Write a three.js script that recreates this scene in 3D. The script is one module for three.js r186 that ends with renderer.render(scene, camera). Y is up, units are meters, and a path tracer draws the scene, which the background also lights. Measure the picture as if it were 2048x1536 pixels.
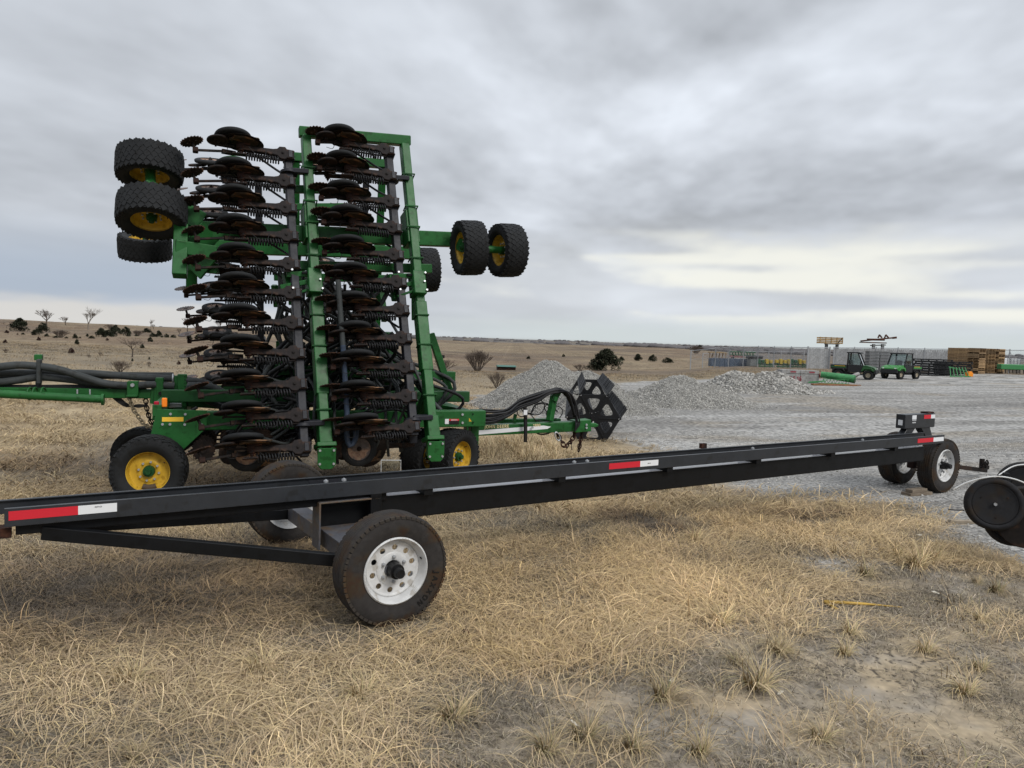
import * as THREE from 'three';
import { mergeGeometries } from 'three/addons/utils/BufferGeometryUtils.js';
import { RoundedBoxGeometry } from 'three/addons/geometries/RoundedBoxGeometry.js';
import { TextGeometry } from 'three/addons/geometries/TextGeometry.js';
import { FontLoader } from 'three/addons/loaders/FontLoader.js';

// ---------------------------------------------------------------- camera
const scene = new THREE.Scene();
const EYE = 1.8, FPX = 1475;
const camera = new THREE.PerspectiveCamera(2 * Math.atan(768 / FPX) * 180 / Math.PI, 4 / 3, 0.1, 14000);
camera.position.set(0, EYE, 0);
camera.rotation.order = 'YXZ';
camera.rotation.set(-3.45 * Math.PI / 180, 0, 1.85 * Math.PI / 180);
camera.updateMatrixWorld(true);
const renderer = new THREE.WebGLRenderer({ antialias: true });
renderer.setSize(1024, 768);
renderer.toneMapping = THREE.LinearToneMapping;
renderer.toneMappingExposure = 1.35;
renderer.shadowMap.enabled = true;
renderer.shadowMap.type = THREE.PCFSoftShadowMap;

// ---------------------------------------------------------------- random numbers and noise
function rng(seed) { let s = seed >>> 0; return () => { s = (s + 0x6d2b79f5) | 0; let t = Math.imul(s ^ (s >>> 15), 1 | s); t = (t + Math.imul(t ^ (t >>> 7), 61 | t)) ^ t; return ((t ^ (t >>> 14)) >>> 0) / 4294967296; }; }
const hash = (x, y) => { let h = Math.imul(x, 374761393) + Math.imul(y, 668265263) | 0; h = Math.imul(h ^ (h >>> 13), 1274126177); return ((h ^ (h >>> 16)) >>> 0) / 4294967296; };
function vn(x, y) {
  const ix = Math.floor(x), iy = Math.floor(y); let fx = x - ix, fy = y - iy;
  fx = fx * fx * (3 - 2 * fx); fy = fy * fy * (3 - 2 * fy);
  const a = hash(ix, iy), b = hash(ix + 1, iy), c = hash(ix, iy + 1), d = hash(ix + 1, iy + 1);
  return a + (b - a) * fx + (c - a) * fy + (a - b - c + d) * fx * fy;
}
function fbm(x, y, o = 4) { let s = 0, a = 0.5, n = 0; for (let i = 0; i < o; i++) { s += a * vn(x, y); n += a; x = x * 2.03 + 17.3; y = y * 2.03 + 9.1; a *= 0.5; } return s / n; }
function cells(x, y) {   // distance to the nearest and second nearest seed, and the nearest seed's number
  const ix = Math.floor(x), iy = Math.floor(y); let d1 = 9, d2 = 9, id = 0;
  for (let j = -1; j < 2; j++) for (let i = -1; i < 2; i++) {
    const cx = ix + i, cy = iy + j, dx = cx + hash(cx, cy) - x, dy = cy + hash(cx + 71, cy + 13) - y, d = Math.hypot(dx, dy);
    if (d < d1) { d2 = d1; d1 = d; id = hash(cx + 5, cy + 3); } else if (d < d2) d2 = d;
  }
  return [d1, d2, id];
}
const clamp = (x, a = 0, b = 1) => Math.min(b, Math.max(a, x));
const sst = (a, b, x) => { const t = clamp((x - a) / (b - a)); return t * t * (3 - 2 * t); };
const mix = (a, b, t) => a + (b - a) * t;
const mix3 = (a, b, t) => [mix(a[0], b[0], t), mix(a[1], b[1], t), mix(a[2], b[2], t)];
const V = (x, y, z) => new THREE.Vector3(x, y, z);
const rad = (d) => d * Math.PI / 180;

// ---------------------------------------------------------------- sky: an overcast layer with streaks running towards the horizon
const SUNAZ = rad(128), SUNEL = rad(46);
function skyColour(dx, dy, dz) {   // linear radiance seen along a direction
  const el = Math.asin(clamp(dy, -1, 1)), az = Math.atan2(dx, -dz);
  if (dy < -0.02) return [0.2, 0.19, 0.17];
  const e = Math.max(el, 0) * 180 / Math.PI;
  const k = 1 / (Math.max(dy, 0) + 0.075), px = dx * k, pz = -dz * k, t = rad(13);
  const cr = px * Math.cos(t) - pz * Math.sin(t), al = px * Math.sin(t) + pz * Math.cos(t);
  const wx = fbm(cr * 0.7 + 3, al * 0.5 + 8, 3) - 0.5, wy = fbm(cr * 0.7 + 41, al * 0.5 + 2, 3) - 0.5;
  const n1 = fbm(cr * 0.7 + wx * 0.9 + 5.2, al * 0.5 + wy * 0.7 + 1.7, 5);
  const n2 = fbm(cr * 2.2 + wx * 1.2 + 11, al * 1.5 + wy * 1.2 + 4, 5);
  const n3 = fbm(cr * 7.5 + wx * 1.5 + 1, al * 5.0 + wy * 1.5 + 7, 4);
  let L = 0.665 - 0.05 * sst(0.0, 0.4, az) * sst(11, 18, e) * (1 - sst(1.6, 2.4, az)) + (n1 - 0.5) * 0.32 + (n2 - 0.5) * 0.44 * sst(2, 9, e) + (n3 - 0.5) * 0.24 * sst(4, 13, e);
  L -= 0.10 * Math.exp(-Math.pow((e - 10.5) / 3.6, 2)) * sst(-0.05, 0.3, az) * (1 - sst(1.2, 2.0, az));
  L = mix(0.56 + (L - 0.56) * 0.55, L, sst(-0.5, 0.25, az));                 // the layer is flatter to the left
  const up = sst(22, 68, e);
  L = mix(L, L * 2.4, up);                                                 // an overcast sky is brightest overhead
  const c = [L * 0.94, L * 1.0, L * 1.09];
  // thinner cloud near the horizon: cream streaks to the right, blue grey to the left
  const band = vn(az * 3.1 + 4 + wx * 0.6, e * 0.62 + 2) * 0.55 + vn(az * 7.3 + e * 0.5, e * 1.55 + 9) * 0.45;
  const low = 1 - sst(5.5, 9.5, e + (n2 - 0.5) * 5);
  const right = sst(-0.28, 0.1, az) * (1 - sst(1.3, 2.2, az));
  const cream = low * right * (0.10 + 0.80 * sst(0.42, 0.72, band + (n2 - 0.5) * 0.35)) * sst(0.8, 2.6, e);
  const warm = [0.93, 0.93, 0.85];
  for (let i = 0; i < 3; i++) c[i] = mix(c[i], warm[i], clamp(cream));
  const pale = right * (1 - sst(0.6, 2.6, e)) * 0.85, palec = [0.63, 0.69, 0.69];
  for (let i = 0; i < 3; i++) c[i] = mix(c[i], palec[i], pale);
  const left = (1 - sst(-0.5, -0.16, az)) * (1 - sst(2.2, 3.0, Math.abs(az)));
  const blue = left * sst(1.2, 2.3, e) * (1 - sst(3, 8, e)) * 0.75, bl = [0.40, 0.475, 0.58];
  for (let i = 0; i < 3; i++) c[i] = mix(c[i], bl[i], blue);
  const strip = left * (1 - sst(1.1, 2.1, e + (n2 - 0.5) * 1.2)) * 0.8, st = [0.72, 0.70, 0.66];
  for (let i = 0; i < 3; i++) c[i] = mix(c[i], st[i], strip);
  // the veiled sun: a broad bright area high to the right
  const sd = dx * Math.sin(SUNAZ) * Math.cos(SUNEL) + dy * Math.sin(SUNEL) - dz * Math.cos(SUNAZ) * Math.cos(SUNEL);
  const glow = (1 + 0.3 * Math.exp(-(1 - sd) * 6)) / 1.35;
  return [c[0] * glow, c[1] * glow, c[2] * glow];
}
{
  const W = 2048, H = 1024, data = new Float32Array(W * H * 4);
  for (let y = 0; y < H; y++) for (let x = 0; x < W; x++) {
    const th = (y + 0.5) / H * Math.PI - Math.PI / 2, ph = ((x + 0.5) / W - 0.5) * 2 * Math.PI;   // row 0 is straight down
    const c = skyColour(Math.cos(th) * Math.cos(ph), Math.sin(th), Math.cos(th) * Math.sin(ph)), o = (y * W + x) * 4;
    data[o] = c[0]; data[o + 1] = c[1]; data[o + 2] = c[2]; data[o + 3] = 1;
  }
  const sky = new THREE.DataTexture(data, W, H, THREE.RGBAFormat, THREE.FloatType);
  sky.mapping = THREE.EquirectangularReflectionMapping; sky.magFilter = THREE.LinearFilter; sky.minFilter = THREE.LinearFilter; sky.needsUpdate = true;
  scene.background = sky; scene.environment = sky;
}
const sun = new THREE.DirectionalLight(new THREE.Color(1, 0.96, 0.90), 1.5);
sun.position.set(60 * Math.sin(SUNAZ) * Math.cos(SUNEL), 60 * Math.sin(SUNEL), -60 * Math.cos(SUNAZ) * Math.cos(SUNEL));
sun.castShadow = true; sun.shadow.radius = 34; sun.shadow.mapSize.set(2048, 2048);
Object.assign(sun.shadow.camera, { left: -40, right: 40, top: 40, bottom: -40, near: 1, far: 200 });
sun.target.position.set(0, 0, -10); scene.add(sun, sun.target);

// ---------------------------------------------------------------- terrain
const HOR = (px) => 646.3 + 0.032 * px;
const PCOL = [0, 200, 330, 480, 850, 1100, 1300, 1500, 1800, 2100];
const PDIST = [25, 45, 80, 130, 200, 320, 500, 900, 1600, 3000, 7000];
const PREL = [   // picture rows below the eye's level at each distance: how the land falls and rises
  [136, 75, 41, 24, 19, 4, -8, -4, -3, -1, -1],
  [136, 75, 41, 22, 18, 6, -5, -3, -2, -1, -1],
  [136, 75, 41, 21, 18, 7, -3, -2, -2, -1, -1],
  [136, 75, 44, 26, 22, 9, 0, 0, 0, 0, -1],
  [136, 80, 63, 52, 40, 26, 15, 6.5, 7, 0.5, -1],
  [136, 79, 62, 52, 40, 27, 16, 7, 7.5, 1, -0.5],
  [136, 77, 58, 50, 40, 28, 18, 9, 9, 1.5, 0],
  [136, 75, 41, 35, 32, 28, 22, 13, 8, 1.5, 0],
  [136, 75, 42, 26, 21, 19, 17, 12, 6, 1, 0],
  [136, 75, 42, 26, 21, 19, 17, 12, 6, 1, 0],
];
function farHeight(az, d) {
  const px = clamp(1024 + FPX * Math.tan(clamp(az, -1.2, 1.2)), 0, 2100), ld = Math.log(clamp(d, 25, 7000));
  let i = 0; while (i < PCOL.length - 2 && px > PCOL[i + 1]) i++;
  let j = 0; while (j < PDIST.length - 2 && ld > Math.log(PDIST[j + 1])) j++;
  const u = sst(0, 1, (px - PCOL[i]) / (PCOL[i + 1] - PCOL[i])), v = (ld - Math.log(PDIST[j])) / (Math.log(PDIST[j + 1]) - Math.log(PDIST[j]));
  const ca = Math.max(0.6, Math.cos(clamp(az, -1.2, 1.2))), hh = (a, b) => EYE - PREL[a][b] * PDIST[b] * ca / FPX;
  const s = v * v * (3 - 2 * v) * 0.5 + v * 0.5;
  return mix(mix(hh(i, j), hh(i, j + 1), s), mix(hh(i + 1, j), hh(i + 1, j + 1), s), u);
}
function height(x, z) {
  const zf = -z, d = Math.hypot(x, z), q = zf - 0.55 * x;
  let h = -0.5 * sst(6.8, 15, q) * sst(-4, 2, zf);
  if (d > 18) h = mix(h, farHeight(Math.atan2(x, zf), d), sst(18, 42, d));
  h += (fbm(x * 0.21 + 3, z * 0.21, 2) - 0.5) * 0.1 * sst(8, 30, d) + (fbm(x * 0.9, z * 0.9, 2) - 0.5) * 0.035;
  if (d > 60) { const f = Math.min(d, 1500); h += (fbm(x / 34 + 7, z / 34, 4) - 0.5) * 1.1 * sst(60, 160, d) + (fbm(x / f * 6, z / f * 6 + 4, 3) - 0.5) * f * 0.006 * sst(60, 300, d); }
  return h;
}
// a place in the world from a place in the photograph
const CAMQ = camera.quaternion.clone();
const ray = (px, py) => V((px - 1024) / FPX, (768 - py) / FPX, -1).applyQuaternion(CAMQ);
const at = (px, py, depth) => ray(px, py).multiplyScalar(depth).add(camera.position);
function ground(px, py) {
  const r = ray(px, py); let t = 1.2, prev = 1.2;
  for (let i = 0; i < 900; i++) { const p = r.clone().multiplyScalar(t).add(camera.position); if (p.y < height(p.x, p.z)) break; prev = t; t *= 1.012; }
  for (let i = 0; i < 18; i++) { const m = (prev + t) / 2, p = r.clone().multiplyScalar(m).add(camera.position); if (p.y < height(p.x, p.z)) t = m; else prev = m; }
  const p = r.multiplyScalar(t).add(camera.position); p.y = height(p.x, p.z); return p;
}
const onGround = (x, z) => V(x, height(x, z), z);

// ---------------------------------------------------------------- building blocks
const used = new Map();
function numbered(n) { const k = used.get(n) || 0; used.set(n, k + 1); return k ? n + '_' + String(k).padStart(3, '0') : n; }
function plainGeometry(list) {   // one geometry with position, normal and uv in metres
  const gs = list.flat(3).map((g) => {
    const h = g.index ? g.toNonIndexed() : g.clone();
    for (const k of Object.keys(h.attributes)) if (!['position', 'normal', 'uv'].includes(k)) h.deleteAttribute(k);
    if (!h.attributes.normal) h.computeVertexNormals();
    if (!h.userData.keepUV) {
      const p = h.attributes.position, n = h.attributes.normal, uv = new Float32Array(p.count * 2);
      for (let i = 0; i < p.count; i += 3) {
        const ax = Math.abs(n.getX(i)), ay = Math.abs(n.getY(i)), az = Math.abs(n.getZ(i));
        for (let k = i; k < i + 3; k++) {
          const X = p.getX(k), Y = p.getY(k), Z = p.getZ(k);
          uv[k * 2] = ax > ay && ax > az ? Z : X; uv[k * 2 + 1] = ay > ax && ay > az ? Z : Y;
        }
      }
      h.setAttribute('uv', new THREE.BufferAttribute(uv, 2));
    }
    return h;
  });
  return gs.length === 1 ? gs[0] : mergeGeometries(gs);
}
function mesh(name, list, material, parent) {
  const m = new THREE.Mesh(list.isBufferGeometry ? list : plainGeometry([list]), material);
  m.castShadow = m.receiveShadow = true; m.name = parent ? name : numbered(name); (parent || scene).add(m); return m;
}
function tag(o, label, category, group, kind) {
  if (label) o.userData.label = label; if (category) o.userData.category = category; if (group) o.userData.group = group; if (kind) o.userData.kind = kind; return o;
}
function thing(name, label, category, pos, turn = 0, group) {
  const o = new THREE.Group(); o.name = numbered(name); if (pos) o.position.copy(pos); o.rotation.y = turn; scene.add(o); return tag(o, label, category, group);
}
function part(name, parent) { const o = new THREE.Group(); o.name = name; parent.add(o); return o; }
const place = (g, x = 0, y = 0, z = 0, rx = 0, ry = 0, rz = 0) => g.applyMatrix4(new THREE.Matrix4().makeRotationFromEuler(new THREE.Euler(rx, ry, rz)).setPosition(x, y, z));
const box = (w, h, d, x, y, z, rx, ry, rz) => place(new THREE.BoxGeometry(w, h, d), x, y, z, rx, ry, rz);
const rbox = (w, h, d, x, y, z, r = 0.006, rx, ry, rz) => place(new RoundedBoxGeometry(w, h, d, 1, Math.min(r, w * 0.45, h * 0.45, d * 0.45)), x, y, z, rx, ry, rz);
const cyl = (r1, r2, h, n, x, y, z, rx, ry, rz) => place(new THREE.CylinderGeometry(r1, r2, h, n), x, y, z, rx, ry, rz);
const Zq = V(0, 0, 1);
function bar(p, q, w, h, r = 0.005, roll) {   // a square tube from p to q: w across, h upright
  const d = q.clone().sub(p), L = d.length(), g = new RoundedBoxGeometry(w, h, L, 1, Math.min(r, w * 0.4, h * 0.4));
  const m = new THREE.Matrix4().lookAt(q, p, V(0, 1, 0)); if (roll) m.multiply(new THREE.Matrix4().makeRotationZ(roll));
  return g.applyMatrix4(m.setPosition(p.clone().add(q).multiplyScalar(0.5)));
}
function rod(p, q, r, n = 8, r2 = r) {
  const d = q.clone().sub(p), L = d.length(), g = new THREE.CylinderGeometry(r2, r, L, n);
  return g.applyMatrix4(new THREE.Matrix4().makeRotationFromQuaternion(new THREE.Quaternion().setFromUnitVectors(V(0, 1, 0), d.normalize())).setPosition(p.clone().add(q).multiplyScalar(0.5)));
}
const hose = (pts, r, n = 24, k = 7) => new THREE.TubeGeometry(new THREE.CatmullRomCurve3(pts), n, r, k, false);
const lathe = (pts, n = 40) => new THREE.LatheGeometry(pts.map((p) => new THREE.Vector2(p[0], p[1])), n);
function poly(pts, depth, bevel = 0.004, holes = []) {   // an outline in x, y, extruded along z about 0
  const s = new THREE.Shape(pts.map((p) => new THREE.Vector2(p[0], p[1])));
  for (const h of holes) s.holes.push(Array.isArray(h) ? new THREE.Path(h.map((p) => new THREE.Vector2(p[0], p[1]))) : h);
  const g = new THREE.ExtrudeGeometry(s, { depth: depth - 2 * bevel, bevelEnabled: bevel > 0, bevelThickness: bevel, bevelSize: bevel, bevelOffset: -bevel, bevelSegments: 1, curveSegments: 20 });
  return g.translate(0, 0, -depth / 2 + bevel);
}
const circlePath = (x, y, r, sx = 1) => { const p = new THREE.Path(); p.absellipse(x, y, r * sx, r, 0, Math.PI * 2, true); return p; };
const bolt = (r, h, x, y, z, rx = 0, ry = 0, rz = 0) => cyl(r, r, h, 6, x, y, z, rx, ry, rz);

// ---------------------------------------------------------------- textures and materials
function texture(n, f, srgb = true) {   // f(u, v) -> [r, g, b] of a tile with wrapped noise
  const data = new Uint8Array(n * n * 4);
  for (let y = 0; y < n; y++) for (let x = 0; x < n; x++) { const c = f(x / n, y / n), o = (y * n + x) * 4; for (let i = 0; i < 3; i++) data[o + i] = clamp(c[i]) * 255; data[o + 3] = 255; }
  const t = new THREE.DataTexture(data, n, n); t.wrapS = t.wrapT = THREE.RepeatWrapping; t.magFilter = THREE.LinearFilter; t.minFilter = THREE.LinearMipmapLinearFilter; t.generateMipmaps = true;
  if (srgb) t.colorSpace = THREE.SRGBColorSpace; t.needsUpdate = true; return t;
}
const wrapn = (u, v, k, o, s) => { const a = (U, W) => fbm(U * k + s, W * k + s * 1.7, o), f = sst(0.75, 1, u), g = sst(0.75, 1, v); return mix(mix(a(u, v), a(u - 1, v), f), mix(a(u, v - 1), a(u - 1, v - 1), f), g); };
const lin2s = (c) => Math.pow(clamp(c), 1 / 2.2);
const grime = texture(512, (u, v) => { const a = wrapn(u, v, 5, 5, 3), b = wrapn(u, v, 34, 3, 9), s = sst(0.60, 0.72, wrapn(u, v, 16, 4, 21)); const g = 0.80 + 0.26 * a + 0.10 * (b - 0.5) - 0.12 * s; return [g, g * (1 - 0.02 * s), g * (1 - 0.05 * s)]; });
const roughTex = texture(256, (u, v) => { const a = 0.62 + 0.5 * wrapn(u, v, 6, 5, 13) + 0.15 * (wrapn(u, v, 40, 2, 31) - 0.5); return [a, a, a]; }, false);
const dirtTex = texture(512, (u, v) => { const s = sst(0.42, 0.66, wrapn(u, v, 7, 5, 5)), f = wrapn(u, v, 46, 3, 2); return mix3([0.72 + 0.25 * f, 0.72 + 0.25 * f, 0.74 + 0.25 * f], [0.98, 0.9 * (0.8 + 0.25 * f), 0.74 * (0.8 + 0.25 * f)], s); });
const rustTex = texture(512, (u, v) => { const a = wrapn(u, v, 8, 5, 15), b = wrapn(u, v, 50, 3, 4), s = sst(0.45, 0.62, a); return mix3([0.62, 0.60, 0.60], [1.0, 0.84, 0.73], s).map((c) => c * (0.75 + 0.45 * b)); });
const woodTex = texture(256, (u, v) => { const g = wrapn(u * 0.25, v, 30, 4, 3), l = wrapn(u, v, 5, 3, 9), c = 0.62 + 0.45 * g * l + 0.12 * l; return [c, c * 0.95, c * 0.88]; });
const bumpTex = texture(256, (u, v) => { const a = wrapn(u, v, 12, 5, 8); return [a, a, a]; }, false);
const mat = (r, g, b, rough = 0.6, opt = {}) => { const m = new THREE.MeshPhysicalMaterial({ roughness: rough, specularIntensity: 0.45, ...opt }); m.color.setRGB(r, g, b); return m; };
const M = {
  green: mat(0.018, 0.112, 0.026, 0.5, { map: grime, roughnessMap: roughTex }),
  greenDark: mat(0.013, 0.072, 0.019, 0.65, { map: grime, roughnessMap: roughTex }),
  yellow: mat(0.62, 0.38, 0.035, 0.5, { map: grime, roughnessMap: roughTex }),
  black: mat(0.024, 0.027, 0.032, 0.45, { specularIntensity: 0.8, map: grime, roughnessMap: roughTex }),
  blackBeam: (() => { const m = new THREE.MeshPhysicalMaterial({ roughness: 0.55, specularIntensity: 0.35, map: grime, roughnessMap: roughTex }); m.color.setRGB(0.006, 0.0065, 0.0075); return m; })(),
  blackMatt: mat(0.016, 0.016, 0.017, 0.7, { map: dirtTex }),
  slate: mat(0.021, 0.022, 0.028, 0.6, { map: grime, roughnessMap: roughTex }),
  rubber: mat(0.021, 0.021, 0.022, 0.85, { map: dirtTex }),
  rubberClean: mat(0.016, 0.017, 0.018, 0.78, { map: grime }),
  rubberDusty: mat(0.055, 0.047, 0.037, 0.95, { map: dirtTex }),
  hoseGrey: mat(0.045, 0.05, 0.05, 0.6, { map: grime }),
  hoseBlack: mat(0.012, 0.012, 0.013, 0.5),
  hoseBlue: mat(0.05, 0.07, 0.11, 0.5, { map: grime }),
  rust: mat(0.062, 0.034, 0.026, 0.85, { map: rustTex }),
  blackSkylit: mat(0.11, 0.112, 0.118, 0.5, { map: dirtTex, roughnessMap: roughTex }),  // black lifted to grey for skylight on axle and end plate, plus dirt mottling
  rustDark: mat(0.028, 0.022, 0.019, 0.75, { map: rustTex }),
  discSteel: mat(0.16, 0.115, 0.070, 0.5, { metalness: 0.3, map: rustTex }),
  arm: mat(0.040, 0.033, 0.032, 0.75, { map: rustTex }),
  steel: mat(0.5, 0.5, 0.5, 0.4, { metalness: 0.8, map: grime }),
  zinc: mat(0.42, 0.43, 0.44, 0.45, { metalness: 0.6 }),
  paleWheel: mat(0.30, 0.27, 0.25, 0.65, { map: rustTex }),
  white: mat(0.72, 0.72, 0.70, 0.5, { map: grime }),
  whitePaint: mat(0.70, 0.70, 0.69, 0.35, { map: grime, roughnessMap: roughTex }),
  red: mat(0.52, 0.022, 0.035, 0.35), reflectWhite: mat(0.66, 0.67, 0.68, 0.3),
  amber: mat(0.85, 0.22, 0.02, 0.3), redLens: mat(0.35, 0.01, 0.03, 0.3),
  wood: mat(0.36, 0.25, 0.155, 0.85, { map: woodTex }), woodGrey: mat(0.30, 0.27, 0.24, 0.9, { map: woodTex }), woodPale: mat(0.46, 0.36, 0.24, 0.85, { map: woodTex }),
  tine: mat(0.026, 0.027, 0.030, 0.6, { map: grime }),
  plastic: mat(0.009, 0.0095, 0.011, 0.6, { map: grime }),
  galv: mat(0.36, 0.37, 0.38, 0.5, { metalness: 0.4 }),
};
// ---------------------------------------------------------------- ground cover zones
const GRAVEL = [[930, 792], [985, 822], [1075, 846], [1150, 873], [1270, 893], [1345, 925], [1470, 976], [1560, 1000], [1700, 1010], [1790, 1030], [1850, 1062], [1950, 1092], [2048, 1122], [2200, 1180]].map(([x, y]) => ground(x, y));
const GFAR = [[2500, 742], [2048, 742], [1900, 745], [1780, 745], [1640, 757], [1560, 760], [1440, 757], [1300, 762], [1150, 775], [960, 790]].map(([x, y]) => ground(x, y));
const GPOLY = [...GRAVEL, V(14, 0, -4.5), V(60, 0, -4), ...GFAR].map((p) => [p.x, p.z]);
function polyDistance(x, z, poly) {   // negative outside, positive inside
  let d = 1e9, inside = false;
  for (let i = 0, j = poly.length - 1; i < poly.length; j = i++) {
    const [ax, az] = poly[j], [bx, bz] = poly[i], ex = bx - ax, ez = bz - az, t = clamp(((x - ax) * ex + (z - az) * ez) / (ex * ex + ez * ez));
    d = Math.min(d, Math.hypot(x - ax - ex * t, z - az - ez * t));
    if ((az > z) !== (bz > z) && x < (bx - ax) * (z - az) / (bz - az) + ax) inside = !inside;
  }
  return inside ? d : -d;
}
const blob = (px, py, rx, rz) => { const p = ground(px, py); return [p.x, p.z, rx, rz]; };
const inBlobs = (list, x, z, soft = 0.5) => { let m = 0; for (const b of list) { const u = (x - b[0]) / b[2], v = (z - b[1]) / b[3], q = u * u + v * v; if (q < (1 + soft) * (1 + soft)) m = Math.max(m, 1 - sst(1 - soft, 1 + soft, Math.sqrt(q))); } return m; };
const BARE = [blob(1880, 1320, 0.95, 0.5), blob(1720, 1345, 0.6, 0.3), blob(2000, 1180, 0.8, 0.5), blob(1330, 1400, 0.7, 0.25), blob(1620, 1480, 1.0, 0.3), blob(2000, 1450, 0.8, 0.3), blob(1150, 1500, 0.5, 0.22), blob(1480, 1290, 0.45, 0.22)];
const CRACKED = [blob(1880, 1320, 0.9, 0.45), blob(1700, 1340, 0.6, 0.25), blob(2010, 1330, 0.8, 0.3)];
const GRAVELLY = [blob(1710, 1135, 0.7, 0.4), blob(1840, 1090, 1.0, 0.35), blob(1520, 1250, 0.35, 0.16)];
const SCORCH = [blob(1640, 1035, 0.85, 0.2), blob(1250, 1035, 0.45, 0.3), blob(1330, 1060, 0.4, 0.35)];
const DARK = [blob(250, 1180, 1.7, 0.95), blob(500, 1130, 1.3, 0.7), blob(60, 1230, 0.9, 0.6), blob(120, 930, 1.6, 1.0), blob(350, 990, 1.6, 0.8), blob(640, 960, 3.2, 1.6), blob(480, 900, 3.0, 1.6)];
const LUSH = [blob(1000, 1180, 1.0, 1.0), blob(1250, 1130, 1.2, 0.9), blob(1450, 1040, 1.5, 0.8), blob(1020, 1300, 0.6, 0.4), blob(1340, 1190, 0.8, 0.5), blob(1800, 1110, 0.7, 0.35)];
const MASKN = 420, MX0 = -40, MZ0 = -75, MSP = 120, gmask = new Float32Array(MASKN * MASKN);
for (let j = 0; j < MASKN; j++) for (let i = 0; i < MASKN; i++) gmask[j * MASKN + i] = polyDistance(MX0 + i / MASKN * MSP, MZ0 + j / MASKN * MSP, GPOLY);
function gravelDistance(x, z) {
  const u = clamp((x - MX0) / MSP * MASKN, 0, MASKN - 1.01), v = clamp((z - MZ0) / MSP * MASKN, 0, MASKN - 1.01), i = u | 0, j = v | 0, a = u - i, b = v - j, k = j * MASKN + i;
  return mix(mix(gmask[k], gmask[k + 1], a), mix(gmask[k + MASKN], gmask[k + MASKN + 1], a), b);
}
const gravelAmount = (x, z) => Math.max(sst(-0.35, 0.45, gravelDistance(x, z) + (fbm(x * 1.1, z * 1.1, 4) - 0.5) * 1.5), 0.75 * inBlobs(GRAVELLY, x, z, 0.6) * sst(0.4, 0.6, fbm(x * 3, z * 3, 3)));
// linear base colours
const SOIL = [0.165, 0.130, 0.092], SOILD = [0.085, 0.064, 0.046], TAN = [0.30, 0.235, 0.150], GREYS = [0.235, 0.205, 0.165], STRAW = [0.36, 0.28, 0.16], GRAV = [0.31, 0.298, 0.276], GRAVD = [0.21, 0.198, 0.18];
function groundColour(x, z, fine) {
  const n = fbm(x * 0.6, z * 0.6, 4), m = fbm(x * 2.7 + 5, z * 2.7, 3);
  const dk = inBlobs(DARK, x, z, 0.6), lush = inBlobs(LUSH, x, z, 0.6);
  let c = mix3(SOIL, GREYS, sst(0.35, 0.65, n)); c = mix3(c, STRAW, 0.30 * sst(0.35, 0.7, m)); c = mix3(c, SOILD, 0.85 * dk * sst(0.2, 0.55, m + 0.1)); c = mix3(c, mix3(SOIL, STRAW, 0.4), 0.5 * lush);
  const bare = inBlobs(BARE, x, z, 0.6); c = mix3(c, mix3(GREYS, TAN, sst(0.3, 0.6, m)), bare * 0.85);
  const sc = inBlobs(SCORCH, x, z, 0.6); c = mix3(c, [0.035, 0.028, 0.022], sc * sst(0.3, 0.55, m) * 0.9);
  const d = Math.hypot(x, z);
  if (d > 9) c = mix3(c, mix3([0.31, 0.24, 0.14], [0.25, 0.195, 0.125], n).map((v) => v * mix(1, 0.62, sst(24, 46, d)) * (0.72 + 0.56 * fbm(x * 0.22, z * 0.22, 4))), sst(9, 17, d) * (1 - dk * 0.85));
  let hgt = 0.5;
  if (fine) {
    const f = fbm(x * 38, z * 38, 3), g = fbm(x * 9, z * 9, 3); const k = 0.48 + 0.55 * f + 0.50 * g; c = [c[0] * k, c[1] * k, c[2] * k]; hgt = 0.35 * f + 0.65 * g;
    const ck = inBlobs(CRACKED, x, z, 0.5);
    if (ck > 0.02) { const wx = (vn(x * 14, z * 14) - 0.5) * 0.06, wz = (vn(x * 14 + 30, z * 14) - 0.5) * 0.06, q = cells((x + wx) * 10, (z + wz) * 10), e = q[1] - q[0], cr = (1 - sst(0.015, 0.07, e)) * ck * sst(0.45, 0.6, fbm(x * 1.9, z * 1.9, 2) + ck * 0.12); c = mix3(c, [0.03, 0.022, 0.016], cr * 0.92); hgt -= cr * 1.2; const t = 0.93 + 0.14 * q[2]; c = c.map((v) => v * t); }
  }
  const gr = gravelAmount(x, z);
  if (gr > 0.01) {
    let gc = mix3(GRAV, GRAVD, sst(0.4, 0.75, fbm(x * 0.45 + 2, z * 1.1, 4)) * 0.75);
    { const w = z + 0.22 * x + (fbm(x * 0.25, z * 0.25, 2) - 0.5) * 1.6, tr = vn(w * 1.5 + 7, 3.3) * 0.5 + vn(w * 0.55 + 1, 8.1) * 0.5; gc = gc.map((v) => v * (0.72 + 0.42 * tr)); }
    gc = mix3(gc, [0.25, 0.215, 0.165], 0.7 * sst(0.52, 0.75, fbm(x * 0.3 + 9, z * 0.5, 3)));
    gc = mix3(gc, [0.37, 0.36, 0.34], 0.75 * sst(0.55, 0.7, fbm(x * 0.12 + 4, z * 0.9 + x * 0.25, 3)));
    let gh = 0.5;
    if (fine) { const s = fine > 1 ? 30 : 11, q = cells(x * s, z * s), k = 0.62 + 0.62 * q[2] - 0.45 * sst(0.3, 0.75, q[0]); gc = gc.map((v) => v * k); gh = 1 - q[0] + 0.4 * q[2]; }
    c = mix3(c, gc, gr); hgt = mix(hgt, gh, gr);
  }
  return [c[0], c[1], c[2], hgt];
}
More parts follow.
